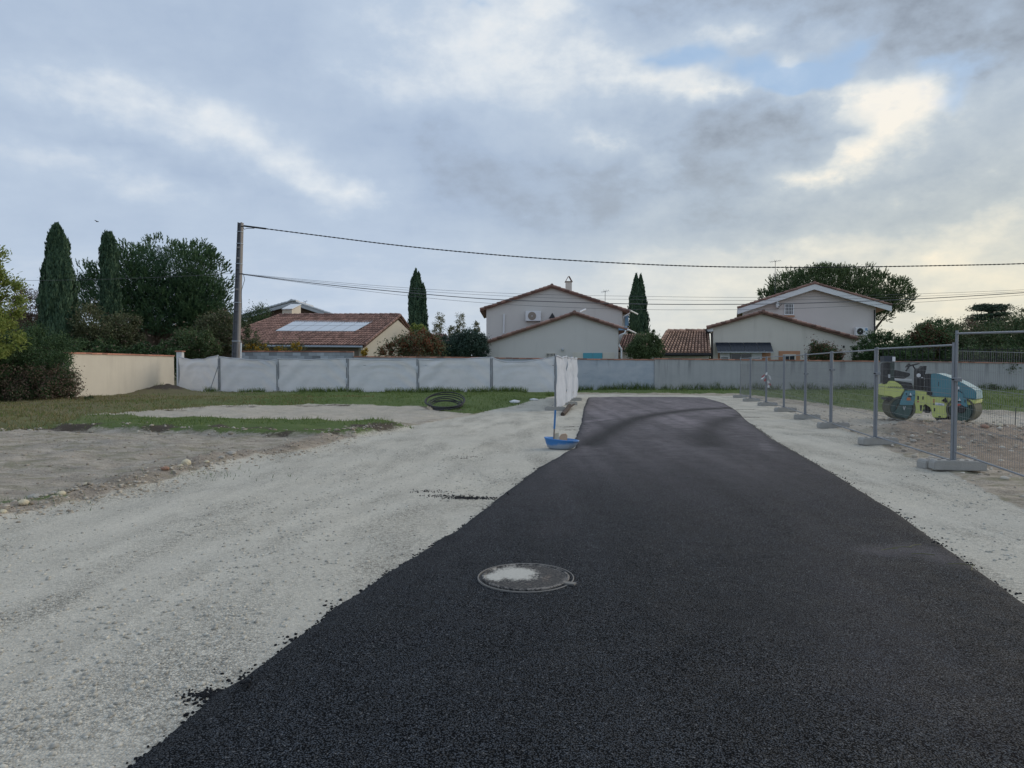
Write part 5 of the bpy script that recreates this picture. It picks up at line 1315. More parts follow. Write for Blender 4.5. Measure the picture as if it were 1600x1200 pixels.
# mass of trees and shrubs right of the houses
for lab, px, py, rx, ry, d, mt, n, ex in [
    ('dark shrub covering the corner of the right house below the air conditioner', 1375, 545, 44, 28, 50, 'darkgreen', 18000, None),
    ('rusty red bush left of the thick double fence post', 1448, 530, 30, 20, 50.5, 'reddark', 10000, ('green_leaves', 'darkgreen', .7, (0, 1))),
    ('dark tree with ragged top behind the rusty red bush', 1465, 515, 34, 18, 60, 'darkgreen', 14000, None),
    ('large olive shrub behind the thick double fence post', 1520, 540, 46, 30, 51, 'olive', 18000, ('dark_leaves', 'darkgreen', .5, (0, 1))),
    ('large dark shrub at the right edge of the picture', 1592, 535, 50, 40, 52, 'darkgreen', 20000, ('olive_leaves', 'olive', .4, (0, 1))),
    ('brownish loose tree left of the flat topped cedar', 1512, 517, 24, 16, 66, 'brown', 6000, None),
    ('tall loose tree right of the cedar', 1600, 505, 30, 26, 68, 'olive', 9000, None),
    ('low dark bush behind the picket fence, left part', 1420, 558, 40, 14, 47.4, 'darkgreen', 10000, None),
    ('low dark bush behind the picket fence, right part', 1545, 558, 60, 16, 47.4, 'olive', 12000, ('dark_leaves', 'darkgreen', .6, (0, 1)))]:
    bush('garden_shrub', lab, 'shrub', (wx(px, d), d, 0), [ell(px, py, rx, ry, d, rx * .7), ell(px - rx * .5, py + ry * .4, rx * .6, ry * .7, d), ell(px + rx * .5, py + ry * .3, rx * .6, ry * .75, d), ell(px, py + ry * .9, rx * .9, ry * .8, d)], n, .15, M[mt], k=150, r0=.09, spread=.26, group='shrubs and trees right of the houses', mats=[(ex[0], M[ex[1]], ex[2], ex[3])] if ex else None, ntips=8)
# cedar
d = 92; bx_ = wx(1546, d)
t = thing('cedar_tree', (bx_, d, 0), 'flat topped cedar in the distance at right', 'cedar')
C, A = [], []
for py, w, off in [(477, 24, 4), (484, 20, -4), (491, 30, 0), (498, 28, -3), (505, 36, 2), (512, 40, 0), (520, 44, -2), (530, 48, 0)]:
    for _ in range(9):
        a = rng.random() * 6.28; rr = w * d / FPX * (.35 + .65 * rng.random()); m = 190
        c0 = np.array([bx_ + off * d / FPX + rr * math.cos(a) * .8, d + rr * math.sin(a) * .8, wz(py, d) - rr * .06 + rng.normal(0, .12)])
        C.append(c0 + rng.normal(0, 1, (m, 3)) * [.55, .55, .12]); A.append(rng.normal(0, 1, (m, 3)) * [1, 1, .35])
C, A = np.concatenate(C), np.concatenate(A); leaves('crown', C, A, .32, .10, M['cedar'], t)
limbs(t, (bx_, d, 0), [(bx_ + rng.normal(0, 1.8), d + rng.normal(0, 1), wz(490 + 5 * i, d)) for i in range(7)], .38, M['bark'], (bx_, d, wz(478, d)))
# distant tree belt that closes the horizon behind houses
def belt(x0, x1, d, h, label, mt='olive', n=42000):
    t = bpy.data.objects.new('x', None); bpy.data.objects.remove(t)
    x = x0 + (x1 - x0) * rng.random(n); top = h * (.55 + .8 * vnoise(x * .16, x * 0 + 2) * .7 + .35 * (vnoise(x * .6, x * 0 + 9) - .5)); z = top * rng.random(n) ** .6
    C = np.stack([x, d + rng.normal(0, 2.0, n), z], 1); A = unit(rng.normal(0, 1, (n, 3)))
    V = None; o = leaves('far_woods', C, A, .55, .35, M[mt], None); return tag(o, label, 'woods', kind='stuff')
belt(-120, 130, 125, 5.5, 'low far off belt of trees behind the houses')
belt(-78, -25, 76, 7.0, 'dark belt of trees behind the pines at the left', 'darkgreen', 20000)
# weeds on the site
for lab, px, py, s in [('small green weed tuft by the foot of the beige wall', 140, 627, .5), ('dark leafy weed in the grass below the white sheeting with deep sag', 826, 607, .5), ('weed clump at the foot of the grey wall behind the roller hood', 1555, 606, .9)]:
    c = G(px, py + 6); bush('weed_clump', lab, 'weed', (c.x, c.y, ground_z(np.array([c.x]), np.array([c.y]))[0]), [(c.x, c.y, .22 * s + .1, .42 * s, .3 * s, .30 * s)], 420, .08, M['midgreen'], k=22, r0=.015, twigs=10, group='weeds on the site')
# ================================================================== manhole
mc = G(821.5, 904.5, AZ)
mh = thing('manhole', (mc.x, mc.y, AZ), 'round cast iron manhole with pale dust heaped on its cover, set in the asphalt', 'manhole')
M['iron'] = plain('cast_iron', (.075,.07,.066), .7, .3, 20, .4, 80, metal=.3)
M['ironrim'] = plain('worn_iron_rim', (.20,.19,.175), .7, .25, 14, .3, 80, metal=.2)
def dusty():
    m, t, b = newmat('dusty_cast_iron')
    p = t.obj(); x, y, z = t.xyz(p)
    n = t.noise(p, 9, 5, .7); n2 = t.noise(p, 55, 4, .7)
    r1 = (x + .08) * (x + .08) / .028 + (y - .07) * (y - .07) / .034
    r2 = (x + .22) * (x + .22) / .012 + (y - .0) * (y - .0) / .02
    k = t.m('MAXIMUM', t.m('EXPONENT', r1 * -1.0), t.m('EXPONENT', r2 * -1.0) * .75)
    k = t.rng(k + (n - .5) * .9 + (n2 - .5) * .9, .22, .62)
    r = t.m('SQRT', x * x + y * y)
    ring = t.rng(r + (n - .5) * .06, .27, .33) * t.rng(n2 + (n - .5), .44, .60) * .55
    base = t.mix(t.rng(n2, .42, .62), (.020,.020,.021), (.085,.078,.070))
    base = t.mix(t.rng(n, .55, .7) * .5, base, (.15,.11,.085))
    c = t.mix(ring, base, (.30,.28,.255)); c = t.mix(k, c, t.mix(n2, (.36,.34,.295), (.60,.58,.52)))
    t.put(b.inputs['Base Color'], c); b.inputs['Roughness'].default_value = .85
    t.put(b.inputs['Normal'], t.bump(n2 + k * .6, .5, .01)); return m
c0 = (mc.x, mc.y, AZ + .012)
MB().lathe([(0.3690, -.05), (0.3690, .004), (0.3663, .007), (0.3600, .007), (0.3582, .004), (0.3582, -.02), (0.3348, -.022), (0.3348, -.05)], c0, 72).build('frame', M['ironrim'], mh)
cv = MB(); cv.lathe([(0.3339, -.02), (0.3339, .010), (0.3258, .014), (0.3150, .014), (0.3114, .008), (0, .010)], c0, 72)
cover = cv.build('cover', dusty(), mh)
st_ = MB()
for i in range(-6, 7):
    for j in range(-6, 7):
        if math.hypot(i, j) * .052 < .33 and (i + j) % 2 == 0: st_.obox((c0[0] + i * .052, c0[1] + j * .052, c0[2] + .011), (.019, .012, 0), (-.012, .019, 0), (0, 0, .0012))
st_ = None
gp_ = MB(); gp_.lathe([(0.3573, -.03), (0.3573, -.004), (0.3357, -.004), (0.3357, -.03)], c0, 72); gp_.build('joint', M['iron'], mh)
hx, hy = mc.x + .325, mc.y - .185
MB().obox((hx, hy, c0[2] + .008), (.035, -.012, 0), (.010, .022, 0), (0, 0, .008)).build('hinge', M['ironrim'], mh)
# ================================================================== blue tub with tool and offcuts
tb = G(876, 702); tub = thing('tub', (tb.x, tb.y, 0), 'shallow blue plastic tub, bright at the rim and dusty grey below, by the asphalt edge', 'tub')
def tubmat():
    m, t, b = newmat('dusty_blue_plastic'); p = t.obj(); x, y, z = t.xyz(p); n = t.noise(p, 7, 5, .65)
    c = t.mix(t.rng(z + (n - .5) * .16 - x * .10, .09, .16), (.30,.36,.44), (.045,.20,.50))
    c = t.mix(t.rng(n, .60, .7) * .5, c, (.42,.46,.50)); t.put(b.inputs['Base Color'], c); b.inputs['Roughness'].default_value = .55; return m
V = MB(); n = 40; prof = [(.0, .012), (.20, .012), (.245, .05), (.275, .13), (.29, .19), (.305, .205), (.30, .222), (.282, .222), (.262, .14), (.235, .06), (.19, .03), (0, .03)]
V.smooth = True; V.lathe(prof, (0, 0, 0), n)
Q = []
for x, y, z in V.v:
    k = z / .22; zz = z * (1 + .16 * (-x / .3)) ; Q.append((tb.x + x * 1.08 + (.045 * k if x > .1 else 0), tb.y + y * .82, zz * .95 + .0))
V.v = Q; V.build('shell', tubmat(), tub)
hd = [G(865.5, 688, 0)]
tl = thing('hand_tool', (tb.x - .13, tb.y, .05), 'upright tool handle, blue on its upper half, standing in the blue tub', 'tool')
M['bluepaint'] = plain('blue_handle_paint', (.035,.17,.40), .45, .1, 8); M['greywood'] = plain('grey_wood', (.26,.22,.18), .8, .2, 8, .3, 40); M['wood'] = plain('fresh_pine_wood', (.55,.37,.24), .75, .15, 7, .2, 40); M['cream'] = plain('cream_board', (.62,.54,.40), .75, .1, 7)
zt_ = at(868, 641, tb.y).z; xb, xt = at(864.6, 690, tb.y).x, at(868, 641, tb.y).x; zm = zt_ * .52
MB().tube([(xb, tb.y, .03), ((xb + xt) / 2, tb.y + .02, zm)], .017, 8).build('handle_bottom', M['greywood'], tl)
MB().tube([((xb + xt) / 2, tb.y + .02, zm), (xt, tb.y + .05, zt_)], .0195, 8).build('handle_top', M['bluepaint'], tl)
MB().box(xb - .05, xb + .05, tb.y - .02, tb.y + .02, .03, .09, .01).build('socket', M['greywood'], tl)
o = MB().obox((tb.x - .075, tb.y + .05, .20), (.045, 0, .01), (0, .012, .004), (-.006, 0, .12)).build('board_offcut', M['cream'], origin=(tb.x - .075, tb.y + .05, .1)); tag(o, 'cream coloured board offcut in the blue tub, left of the tan one', 'offcut', 'wood offcuts in the tub')
a = [(tb.x - .03, .09), (tb.x + .13, .09), (tb.x + .14, .27), (tb.x + .105, .305), (tb.x + .02, .29), (tb.x - .02, .245)]
o = MB().prism([(x, tb.y + .06, z) for x, z in a], (0, .025, .006)).build('board_offcut', M['wood'], origin=(tb.x + .05, tb.y + .06, .1)); tag(o, 'tan plywood offcut sticking up in the blue tub', 'offcut', 'wood offcuts in the tub')
# brown stake
g1, g2 = G(879, 650), G(890, 637.5)
m_ = MB(); m_.tube([(g1.x, g1.y, .05), ((g1.x + g2.x) / 2 + .02, (g1.y + g2.y) / 2, .07), (g2.x, g2.y, .10)], [.07, .085, .075], 8); m_.tube([((g1.x + g2.x) / 2, (g1.y + g2.y) / 2, .07), (g2.x + .16, g2.y - .2, .16)], [.05, .03], 6)
o = m_.build('log', plain('weathered_log', (.07,.052,.042), .95, .3, 6, .5, 30), origin=(g1.x, g1.y, 0)); tag(o, 'short forked brown log lying on the gravel between wing fence and asphalt', 'log')
# cable coil
cc = G(697, 641); zc_ = ground_z(np.array([cc.x]), np.array([cc.y]))[0]
coil = thing('hose_coil', (cc.x, cc.y, zc_), 'coil of black plastic pipe lying in the grass before the white sheeting', 'coil')
for k in range(6):
    rr = .50 + .04 * k + .05 * rng.random(); ph = rng.random() * 6; tilt = R(13 + 9 * rng.random()); ox, oy = rng.normal(0, .07), rng.normal(0, .06)
    pts = []
    for i in range(33):
        a = i / 32 * 6.283; x, y = rr * 1.02 * math.cos(a), rr * math.sin(a); z = .02 * math.sin(2 * a + ph) + .03 + .02 * k
        pts.append((cc.x + ox + x, cc.y + .35 + oy + y * math.cos(tilt), zc_ + z + (y + rr) * math.sin(tilt)))
    MB().tube(pts, .022, 7).build('loop', M['cable'], coil)
for k in range(3): MB().obox((cc.x - .66 + .06 * k, cc.y + .1 - .12 * k, zc_ + .14 - .04 * k), (.05, 0, .02), (0, .03, 0), (-.01, 0, .04)).build('tie', M['cream'], coil)
# white litter and orange cap in the grass
for lab, px, py, s, mt, nm in [('white crumpled scrap at the edge of the grass by the white sheeting', 803, 631, .16, 'white', 'litter_scrap'), ('smaller white scrap right of the crumpled one', 834, 626, .13, 'white', 'litter_scrap'), ('orange plastic marker cap in the grass under the deep sag', 820, 615, .12, 'brick', 'marker_cap')]:
    c = G(px, py); z = ground_z(np.array([c.x]), np.array([c.y]))[0]; V = IV * (1 + (rng.random(IV.shape) - .5) * .8) * [1.6, 1, .55] * s + [c.x, c.y, z + s * .3]
    o = np_mesh(nm, V, IF, M[mt], origin=(c.x, c.y, z)); tag(o, lab, 'litter')
# ================================================================== stones one can count
M['pale_stone'] = plain('pale_limestone', (.56,.50,.36), .9, .2, 9, .5, 30); M['grey_stone'] = plain('grey_stone', (.40,.37,.32), .9, .25, 9, .5, 30); M['rust_stone'] = plain('rusty_stone', (.34,.20,.14), .9, .25, 9, .5, 30)
def stone(px, py, w, lab, mt, flat=.62, seed=0):
    c = G(px, py); s = w * c.y / FPX / 2; z = ground_z(np.array([c.x]), np.array([c.y]))[0]
    bm = bmesh.new(); bmesh.ops.create_icosphere(bm, subdivisions=2, radius=1)
    for v in bm.verts:
        q = v.co; f = 1 + .38 * float(fbm(np.array([q.x * 1.3 + seed * 3.1]), np.array([q.y * 1.3 + q.z * 1.7 + seed]), 3)[0]); v.co = Vector((q.x * s * f, q.y * s * .8 * f, q.z * s * flat * f))
    me = bpy.data.meshes.new('stone'); bm.to_mesh(me); bm.free(); me.polygons.foreach_set('use_smooth', [len(me.polygons) % 2 == 1] * len(me.polygons))
    o = link_mesh('stone', me, M[mt], None, (c.x, c.y, z + s * flat * .45)); o.rotation_euler = (0, 0, seed * 1.3); tag(o, lab, 'stone', 'single stones on the site')
ST = [(291,732,17,'cream stone standing up at the edge of the gravel, biggest on the left plot','pale_stone',.75),(362,720,18,'flat pale stone near the right end of the gravel edge','grey_stone',.4),(347,724,10,'small grey stone left of the flat pale stone','grey_stone',.6),
      (37,796,17,'rounded cream stone at the left edge near the weeds','pale_stone',.6),(5,809,14,'yellowish stone at the very left edge','pale_stone',.6),(55,784,24,'broad flat stone among the grey green weeds','grey_stone',.5),(96,784,14,'tan stone right of the weeds','pale_stone',.6),
      (70,798,9,'little grey stone in front of the weeds','grey_stone',.6),(258,746,14,'rusty clod of stone half way along the gravel edge','rust_stone',.5),(282,735,10,'small yellow stone leaning on the biggest cream one','pale_stone',.6),(135,774,9,'small pale stone half way along the gravel edge','pale_stone',.6),(85,777,12,'grey stone behind the tan one','grey_stone',.55),(323,731,9,'small pale stone between the cream and flat stones','pale_stone',.5),
      (603,664,8,'pale stone at the right end of the grass strip','pale_stone',.6),(1452,690,9,'pale stone lying on the brown mound left of the thick post','pale_stone',.6),(1427,697,11,'flat stone low on the brown mound','grey_stone',.5),(1500,672,10,'tan stone on top of the brown mound near the thick post','pale_stone',.5),
      (1522,686,14,'wide pale stone right of the thick post','pale_stone',.45),(1562,684,10,'whitish stone right of the mound','pale_stone',.6),(1538,688,14,'dark tan clod beside the wide pale stone','rust_stone',.5),(1496,704,13,'pale stone at the foot of the mound by the thick post','pale_stone',.5),(1455,716,12,'flat whitish stone in the foreground of the brown plot','grey_stone',.4),(1395,690,9,'stone at the left foot of the brown mound','grey_stone',.6)]
for i, (px, py, w, lab, mt, fl) in enumerate(ST): stone(px, py, w, lab, mt, fl, i * .77 + 1)
# straw and twigs on the asphalt, thin iron stake on the plot
tw = MB()
for px, py, ax in [(1390,864,.3),(1442,872,-.2),(1410,861,.1),(1520,893,.9),(1500,888,-.2),(1430,858,.5)]:
    c = G(px, py, AZ); l = .09; tw.tube([(c.x - l * math.cos(ax), c.y - l * math.sin(ax), AZ + .032), (c.x, c.y + .01, AZ + .036), (c.x + l * math.cos(ax), c.y + l * math.sin(ax), AZ + .032)], .003, 4)
tag(tw.build('straw', M['wispy']), kind='stuff')
c = G(1586, 668); o = MB().tube([(c.x, c.y, -.1), (c.x + .01, c.y, .52)], .012, 6).build('iron_stake', M['darkmetal'], origin=(c.x, c.y, 0)); tag(o, 'thin dark iron stake upright in the rubble at the right edge', 'stake')
# bird
p = at(152, 346.5, 60); o = thing('bird', tuple(p), 'tiny dark bird flying above the slim cypress', 'bird')
MB().tube([p + Vector((-.12, 0, 0)), p + Vector((0, 0, .02)), p + Vector((.14, 0, .01))], [.015, .045, .01], 6).build('body', M['darkmetal'], o)
for s in (-1, 1): MB().poly([p, p + Vector((.06, 0, 0)), p + Vector((-.02, s * .2, .10)), p + Vector((-.08, s * .32, .06))], [(0, 1, 2, 3)]).build('wing', M['darkmetal'], o)

# ================================================================== articulated tandem roller
M['lime'] = plain('lime_green_paint', (.58,.63,.20), .55, .10, 5, stain=.55, stain_col=(.33,.33,.18))
M['tealpaint'] = plain('teal_paint', (.095,.25,.30), .55, .10, 4, spec=.25, stain=.45, stain_col=(.16,.22,.22))
M['tealdark'] = plain('dirty_teal_green', (.042,.088,.078), .6, .2, 6, stain=.4, stain_col=(.10,.11,.08))
M['drum'] = plain('rolled_steel_drum', (.105,.105,.072), .8, .25, 6, .2, 30, spec=.2)
M['black'] = plain('black_plastic', (.018,.019,.021), .6, .15, 6)
M['seat'] = plain('black_vinyl', (.022,.024,.028), .5, .1, 6)
M['orange'] = plain('orange_reflector', (.60,.16,.04), .4, .05, 6); M['redref'] = plain('red_reflector', (.50,.10,.07), .4, .05, 6)
RD = 21.3; rp = (X_(1450, RD), RD, .0)
ro_z = float(ground_z(np.array([rp[0]]), np.array([rp[1]]))[0]) + .01
rl = thing('road_roller', (rp[0], rp[1], ro_z), 'small lime and teal tandem road roller parked behind the wire fence', 'road roller', rz=R(-30))
S_ = RD / FPX / math.cos(R(30))          # metres per picture pixel at the machine, seen square on
S_ = RD / FPX
class Mod(MB):
    """a shape of one half of the machine, swung about the articulation joint"""
    def __init__(s, ang): super().__init__(); s.a = R(ang)
    def build(s, name, mat, parent=rl, **k):
        c, q = math.cos(s.a), math.sin(s.a); s.v = [(x * c - y * q, x * q + y * c, z) for x, y, z in s.v]
        return MB.build(s, name, mat, parent, **k)
Z = lambda py: 1.68 + (570 - py) * S_ - ro_z           # height from picture rows
Xp = lambda px: (px - 1450) * S_ * .885
HW = .45                                               # half width of the machine
AR, AL = -14, 13
def profile(ang, pts, y0, y1, name, mat, parent=rl, bev=.0, **k):
    m = Mod(ang); m.prism([(Xp(x), y0, Z(y)) for x, y in pts], (0, y1 - y0, 0))
    if bev:
        me = m.mesh('p'); bm = bmesh.new(); bm.from_mesh(me); bmesh.ops.bevel(bm, geom=bm.edges[:], offset=bev, segments=2, affect='EDGES'); bm.verts.index_update()
        m.v = [tuple(v.co) for v in bm.verts]; m.f = [[v.index for v in f.verts] for f in bm.faces]; m.at = [.5] * len(m.f); m.sm = [False] * len(m.f); bm.free()
    return m.build(name, mat, parent, **k)
def drum(ang, px, label):
    cx, r = Xp(px), .365; m = Mod(ang); m.smooth = False
    m.lathe([(r - .05, -HW), (r, -HW), (r, HW), (r - .05, HW), (r - .06, HW - .06), (0, HW - .06)], (cx, 0, r), 48, 'Y')
    m.lathe([(r - .05, -HW), (r - .06, -HW + .07), (.10, -HW + .07), (.10, -HW + .03), (0, -HW + .03)], (cx, 0, r), 48, 'Y')
    dr = m.build('drum', M['drum'], label=label)
    w = Mod(ang); w.lathe([(r - .062, -HW + .066), (r - .075, -HW + .055), (.16, -HW + .055), (.15, -HW + .066)], (cx, 0, r), 32, 'Y'); w.build('drum_web', M['tealdark'], dr)
    return cx, r
# right half: engine hood, frame, drum
cx, r = drum(AR, 1506, None)
profile(AR, [(1460,583.5),(1470,583),(1486,588),(1508,597),(1527,608),(1528.5,621),(1510,620),(1461,618.5)], -.43, .43, 'hood', M['tealpaint'], bev=.025)
profile(AR, [(1451,584),(1459.5,583.5),(1460,618),(1450,616)], -.40, .40, 'radiator_grille', M['black'], bev=.012)
for k in range(5): y = 588 + k * 5.5; profile(AR, [(1449.6,y),(1451,y),(1451,y+1.2),(1449.6,y+1.2)], -.38, .38, 'grille_slat', M['darkmetal'])
profile(AR, [(1448,613),(1462,619),(1486,619.5),(1486,648),(1483,650.5),(1464,650.5),(1461,636),(1453,631)], -.42, .42, 'frame', M['lime'], bev=.012)
profile(AR, [(1486.5,619.5),(1498,619.5),(1498,626),(1486.5,634)], -.42, .42, 'frame_link', M['lime'])
profile(AR, [(1514,621),(1528,622),(1527,627),(1517,630),(1512,627)], -.43, .43, 'rear_bumper', M['lime'], bev=.01)
for sy in (-1, 1):
    y0 = sy * (HW + .012); y1 = sy * (HW + .05)
    profile(AR, [(1496.5,632),(1497,620),(1499,613),(1504,609.5),(1509,613),(1510,619),(1514.5,620),(1516.5,632)], y0, y1, 'drum_bracket', M['tealpaint'])
    profile(AR, [(1495,632.2),(1518,632.2),(1522,640),(1519,650),(1510,655.5),(1500,655),(1493,648),(1492,638)], y0, sy * (HW + .035), 'drum_cheek', M['tealdark'])
    profile(AR, [(1501,628),(1507,628),(1508.5,632.8),(1499.5,632.8)], sy * (HW + .051), sy * (HW + .058), 'reflector', M['redref'])
    profile(AR, [(1502.5,624),(1506.5,624),(1508,626),(1501.5,626)], sy * (HW + .051), sy * (HW + .062), 'lifting_eye', M['black'])
    profile(AR, [(1505,619),(1506.6,623.6),(1503.4,623.6)], sy * (HW + .051), sy * (HW + .056), 'emblem', M['white'])
    for x in (1498.5, 1512): profile(AR, [(x,622),(x+1.5,622),(x+1.5,626),(x,626)], sy * (HW + .051), sy * (HW + .06), 'bolt_head', M['darkmetal'])
h = Mod(AR); h.tube([(Xp(1497), -HW - .03, Z(624)), (Xp(1498), -HW - .03, Z(613)), (Xp(1503), -HW - .03, Z(608.5)), (Xp(1508), -HW - .03, Z(612))], .018, 6); h.build('hose', M['black'])
h = Mod(AR); h.lathe([(0, -.03), (.10, -.03), (.12, 0), (0, 0)], (Xp(1507), -HW - .035, .40), 20, 'Y'); h.build('hub_cover', M['black'])
h = Mod(AR); h.tube([(Xp(1499.5), -HW - .05, .42), (Xp(1501.5), -HW - .05, .33), (Xp(1507), -HW - .05, .30), (Xp(1512.5), -HW - .05, .33), (Xp(1514), -HW - .05, .42)], .022, 6); h.build('hub_guard', M['black'])
profile(AR, [(1464.5,649),(1500,653),(1498,657),(1470,655)], -.38, .38, 'scraper', M['darkmetal'])
profile(AR, [(1461,611.5),(1463.5,611.5),(1463.5,616),(1461,616)], -.455, -.43, 'hood_latch', M['black'])
for k, y in enumerate((622.5, 625.5, 629)): profile(AR, [(1464.5,y),(1466.6,y),(1466.6,y+2.2),(1464.5,y+2.2)], -.428, -.42, 'warning_sticker', M['redref'] if k < 2 else M['black'])
profile(AR, [(1468,627.5),(1481.5,628.5),(1481.5,632),(1468,631.5)], -.428, -.42, 'sticker', M['white'])
profile(AR, [(1471.5,629.4),(1478,630),(1478,630.9),(1471.5,630.4)], -.4305, -.4282, 'sticker_print', M['bluefascia'])
profile(AR, [(1493,601),(1503.5,603),(1503.5,606.5),(1493,605)], -.438, -.43, 'sticker', M['white']); profile(AR, [(1491.8,601),(1492.8,601),(1492.8,605),(1491.8,605)], -.438, -.43, 'sticker', M['redref'])
profile(AR, [(1473,648),(1476.5,648),(1476.5,649.8),(1473,649.8)], -.428, -.42, 'tie_down', M['black'])
profile(AR, [(1466,636),(1468,636),(1468,641),(1466,641)], -.428, -.42, 'warning_sticker', M['black'])
h = Mod(AR); h.tube([(Xp(1480), -.46, Z(625)), (Xp(1483), -.47, Z(621)), (Xp(1485), -.46, Z(627))], .04, 6); h.build('lamp_bracket', M['black'])
def text(s, size, ang, px, py, y, mat, name='lettering', xs=1.0):
    cu = bpy.data.curves.new(name, 'FONT'); cu.body = s; cu.size = size; cu.extrude = .002; cu.align_x = 'CENTER'; cu.align_y = 'CENTER'
    o = bpy.data.objects.new(name, cu); COL.objects.link(o); o.data.materials.append(mat); o.parent = rl
    a = R(ang); x, yy2 = Xp(px), y; o.location = (x * math.cos(a) - yy2 * math.sin(a), x * math.sin(a) + yy2 * math.cos(a), Z(py)); o.rotation_euler = (R(90), 0, a); o.scale = (xs, 1, 1)
    dg = bpy.context.evaluated_depsgraph_get(); me = bpy.data.meshes.new_from_object(o.evaluated_get(dg)); o2 = link_mesh(name, me, None, rl)
    o2.location, o2.rotation_euler, o2.scale = o.location, o.rotation_euler, o.scale; bpy.data.objects.remove(o)
text('1', .19, AR, 1472.5, 599.5, -.4335, M['black'], 'number')
# joint
j = MB(); j.tube([(0, 0, .22), (0, 0, .62)], .07, 10); j.build('articulation_joint', M['darkmetal'], rl)
for y in (-.18, .18):
    for z in (.30, .5): MB().tube([(-.22, y, z), (0, y * .8, z - .03), (.22, y, z + .02)], .028, 6).build('hydraulic_hose', M['black'], rl)
MB().obox((0, 0, .46), (.26, 0, 0), (0, .13, 0), (0, 0, .05)).build('joint_yoke', M['darkmetal'], rl)
# left half: platform, fender, seat, steering, drum
cx2, r2 = drum(AL, 1404, None)
profile(AL, [(1423,610.5),(1443,611.5),(1442,622),(1443,630),(1438,632),(1436,645),(1425,645)], -.42, .42, 'frame', M['lime'], bev=.012)
profile(AL, [(1376,601),(1381,600.5),(1385,595),(1393,595.5),(1402,601),(1408,609),(1401,620),(1391,621.5),(1388,619),(1376,618)], -.44, .44, 'fender', M['lime'], bev=.012)
profile(AL, [(1394,594.5),(1420,598),(1424,610.2),(1409,609),(1402.5,600)], -.36, .36, 'platform', M['darkmetal'], bev=.01)
profile(AL, [(1393,591.5),(1420,592.5),(1420,594.8),(1393,594)], -.38, .38, 'floor_plate', M['greypvc'])
for sy in (-1, 1):
    y0 = sy * (HW + .012); y1 = sy * (HW + .05)
    profile(AL, [(1404,619),(1408,610),(1424,609.5),(1424,620),(1421,632),(1400,632),(1401,626)], y0, y1, 'drum_bracket', M['tealpaint'])
    profile(AL, [(1399,632.2),(1420.5,632.2),(1416,648),(1411,653),(1399,649),(1392,645)], y0, sy * (HW + .035), 'drum_cheek', M['tealdark'])
    profile(AL, [(1411,620.5),(1416,620.5),(1417,624.5),(1410.5,625)], sy * (HW + .051), sy * (HW + .058), 'reflector', M['orange'])
    profile(AL, [(1413,617.5),(1418,618),(1418.5,620),(1412.5,619.6)], sy * (HW + .051), sy * (HW + .06), 'lifting_eye', M['black'])
    profile(AL, [(1416.5,612.5),(1418.4,617),(1415,617)], sy * (HW + .051), sy * (HW + .056), 'emblem', M['white'])
    for x, y in ((1409.5, 614), (1421, 616)): profile(AL, [(x,y),(x+1.5,y),(x+1.5,y+2),(x,y+2)], sy * (HW + .051), sy * (HW + .06), 'bolt_head', M['darkmetal'])
for s in (-1, 1):
    h = Mod(AL); h.tube([(Xp(1407), -HW - .055, Z(640)), (Xp(1407 + s * 1.6), -HW - .055, Z(634))], .006, 4); h.build('chalk_mark', M['white'])
profile(AL, [(1428,618),(1430.5,618),(1430.5,624),(1428,624)], -.428, -.42, 'warning_sticker', M['black']); profile(AL, [(1428,625.5),(1430.5,625.5),(1430.5,628),(1428,628)], -.428, -.42, 'warning_sticker', M['redref'])
profile(AL, [(1436,618.5),(1438,618.5),(1438,623.5),(1436,623.5)], -.428, -.42, 'step_slot', M['black'])
profile(AL, [(1432,632),(1436,632),(1435,641),(1433,641)], -.43, -.42, 'hose_port', M['black'])
profile(AL, [(1381,622),(1390,622),(1388,626),(1379,625)], -.40, .40, 'scraper', M['darkmetal'])
text('AMMANN', .082, AL, 1393.2, 605, -.4435, M['black'], 'lettering', 1.15)
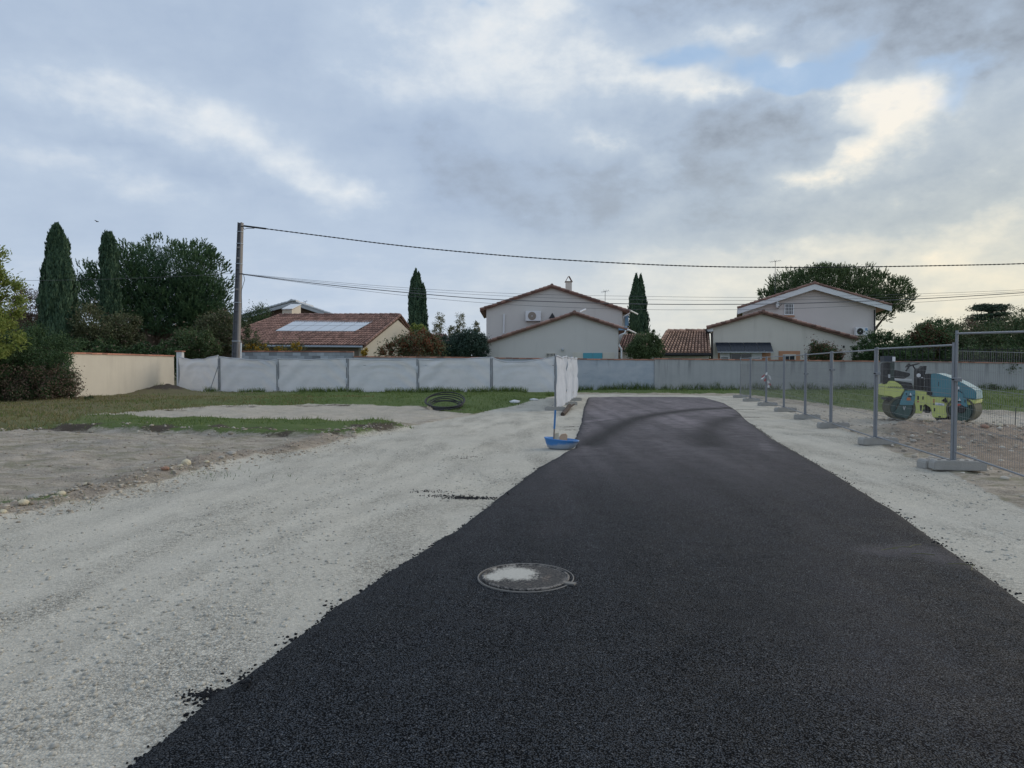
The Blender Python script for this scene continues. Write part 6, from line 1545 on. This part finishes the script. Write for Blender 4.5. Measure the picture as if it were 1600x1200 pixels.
# seat, canister, folded roll bar
profile(AL, [(1376.5,567),(1382,566),(1384,592),(1392,593),(1391,597),(1376.5,600)], -.24, .24, 'seat', M['seat'], bev=.02)
profile(AL, [(1386,566),(1393,566),(1393,597),(1386,597)], -.34, -.26, 'roll_bar', plain('dark_green_steel', (.030,.050,.045), .55, .15, 5), bev=.01); profile(AL, [(1386,566),(1393,566),(1393,597),(1386,597)], .26, .34, 'roll_bar', M['darkmetal'], bev=.01)
profile(AL, [(1376,556),(1391,556),(1393,565.8),(1377,565.8)], -.34, .34, 'roll_bar_head', plain('dark_blue_steel', (.045,.055,.07), .5, .15, 5), bev=.012)
profile(AL, [(1388.8,557.5),(1393.4,557.5),(1393.4,564.8),(1388.8,564.8)], -.40, -.345, 'work_lamp', M['white'], bev=.008)
profile(AL, [(1382.5,585),(1386,585),(1386,590.5),(1383,590.5)], -.36, -.345, 'seat_switch', M['greypvc'])
profile(AL, [(1394,578),(1404,580),(1418,583),(1418,587),(1409,592),(1394,591)], -.30, -.20, 'armrest', M['black'], bev=.015)
h = Mod(AL); h.tube([(Xp(1412), -.24, Z(580)), (Xp(1416), -.22, Z(574)), (Xp(1419), -.18, Z(569))], .022, 6); h.tube([(Xp(1419), .20, Z(571)), (Xp(1420), .0, Z(568.5)), (Xp(1419), -.18, Z(569))], .016, 6); h.build('control_lever', M['black'])
# steering console and wheel
profile(AL, [(1430.5,578),(1432,576),(1438,575),(1439,572),(1445.5,571.6),(1444,580),(1442,588),(1442,609.5),(1430,609.5)], -.20, .20, 'steering_console', M['black'], bev=.014)
h = Mod(AL); h.lathe([(0, -.012), (.055, -.012), (.06, 0), (0, 0)], (Xp(1432.5), -.205, Z(586.5)), 18, 'Y'); h.build('gauge', M['white'])
profile(AL, [(1436.5,589),(1439.5,589),(1439.5,590.4),(1436.5,590.4)], -.212, -.202, 'console_label', M['white'])
h = Mod(AL); cxw, czw = Xp(1425.5), Z(570.5); pts = [(cxw + .19 * math.cos(a), .19 * math.sin(a), czw + .055 * math.cos(a)) for a in [k * 6.2832 / 24 for k in range(25)]]; h.tube(pts, .014, 6)
for a in (0, 2.1, 4.2): h.tube([(cxw, 0, czw - .01), (cxw + .19 * math.cos(a), .19 * math.sin(a), czw + .055 * math.cos(a))], .011, 5)
h.build('steering_wheel', M['black']); h = Mod(AL); h.tube([(cxw, 0, czw), (Xp(1431), 0, Z(579))], .022, 6); h.build('steering_column', M['black'])
print('objects', len(bpy.data.objects))
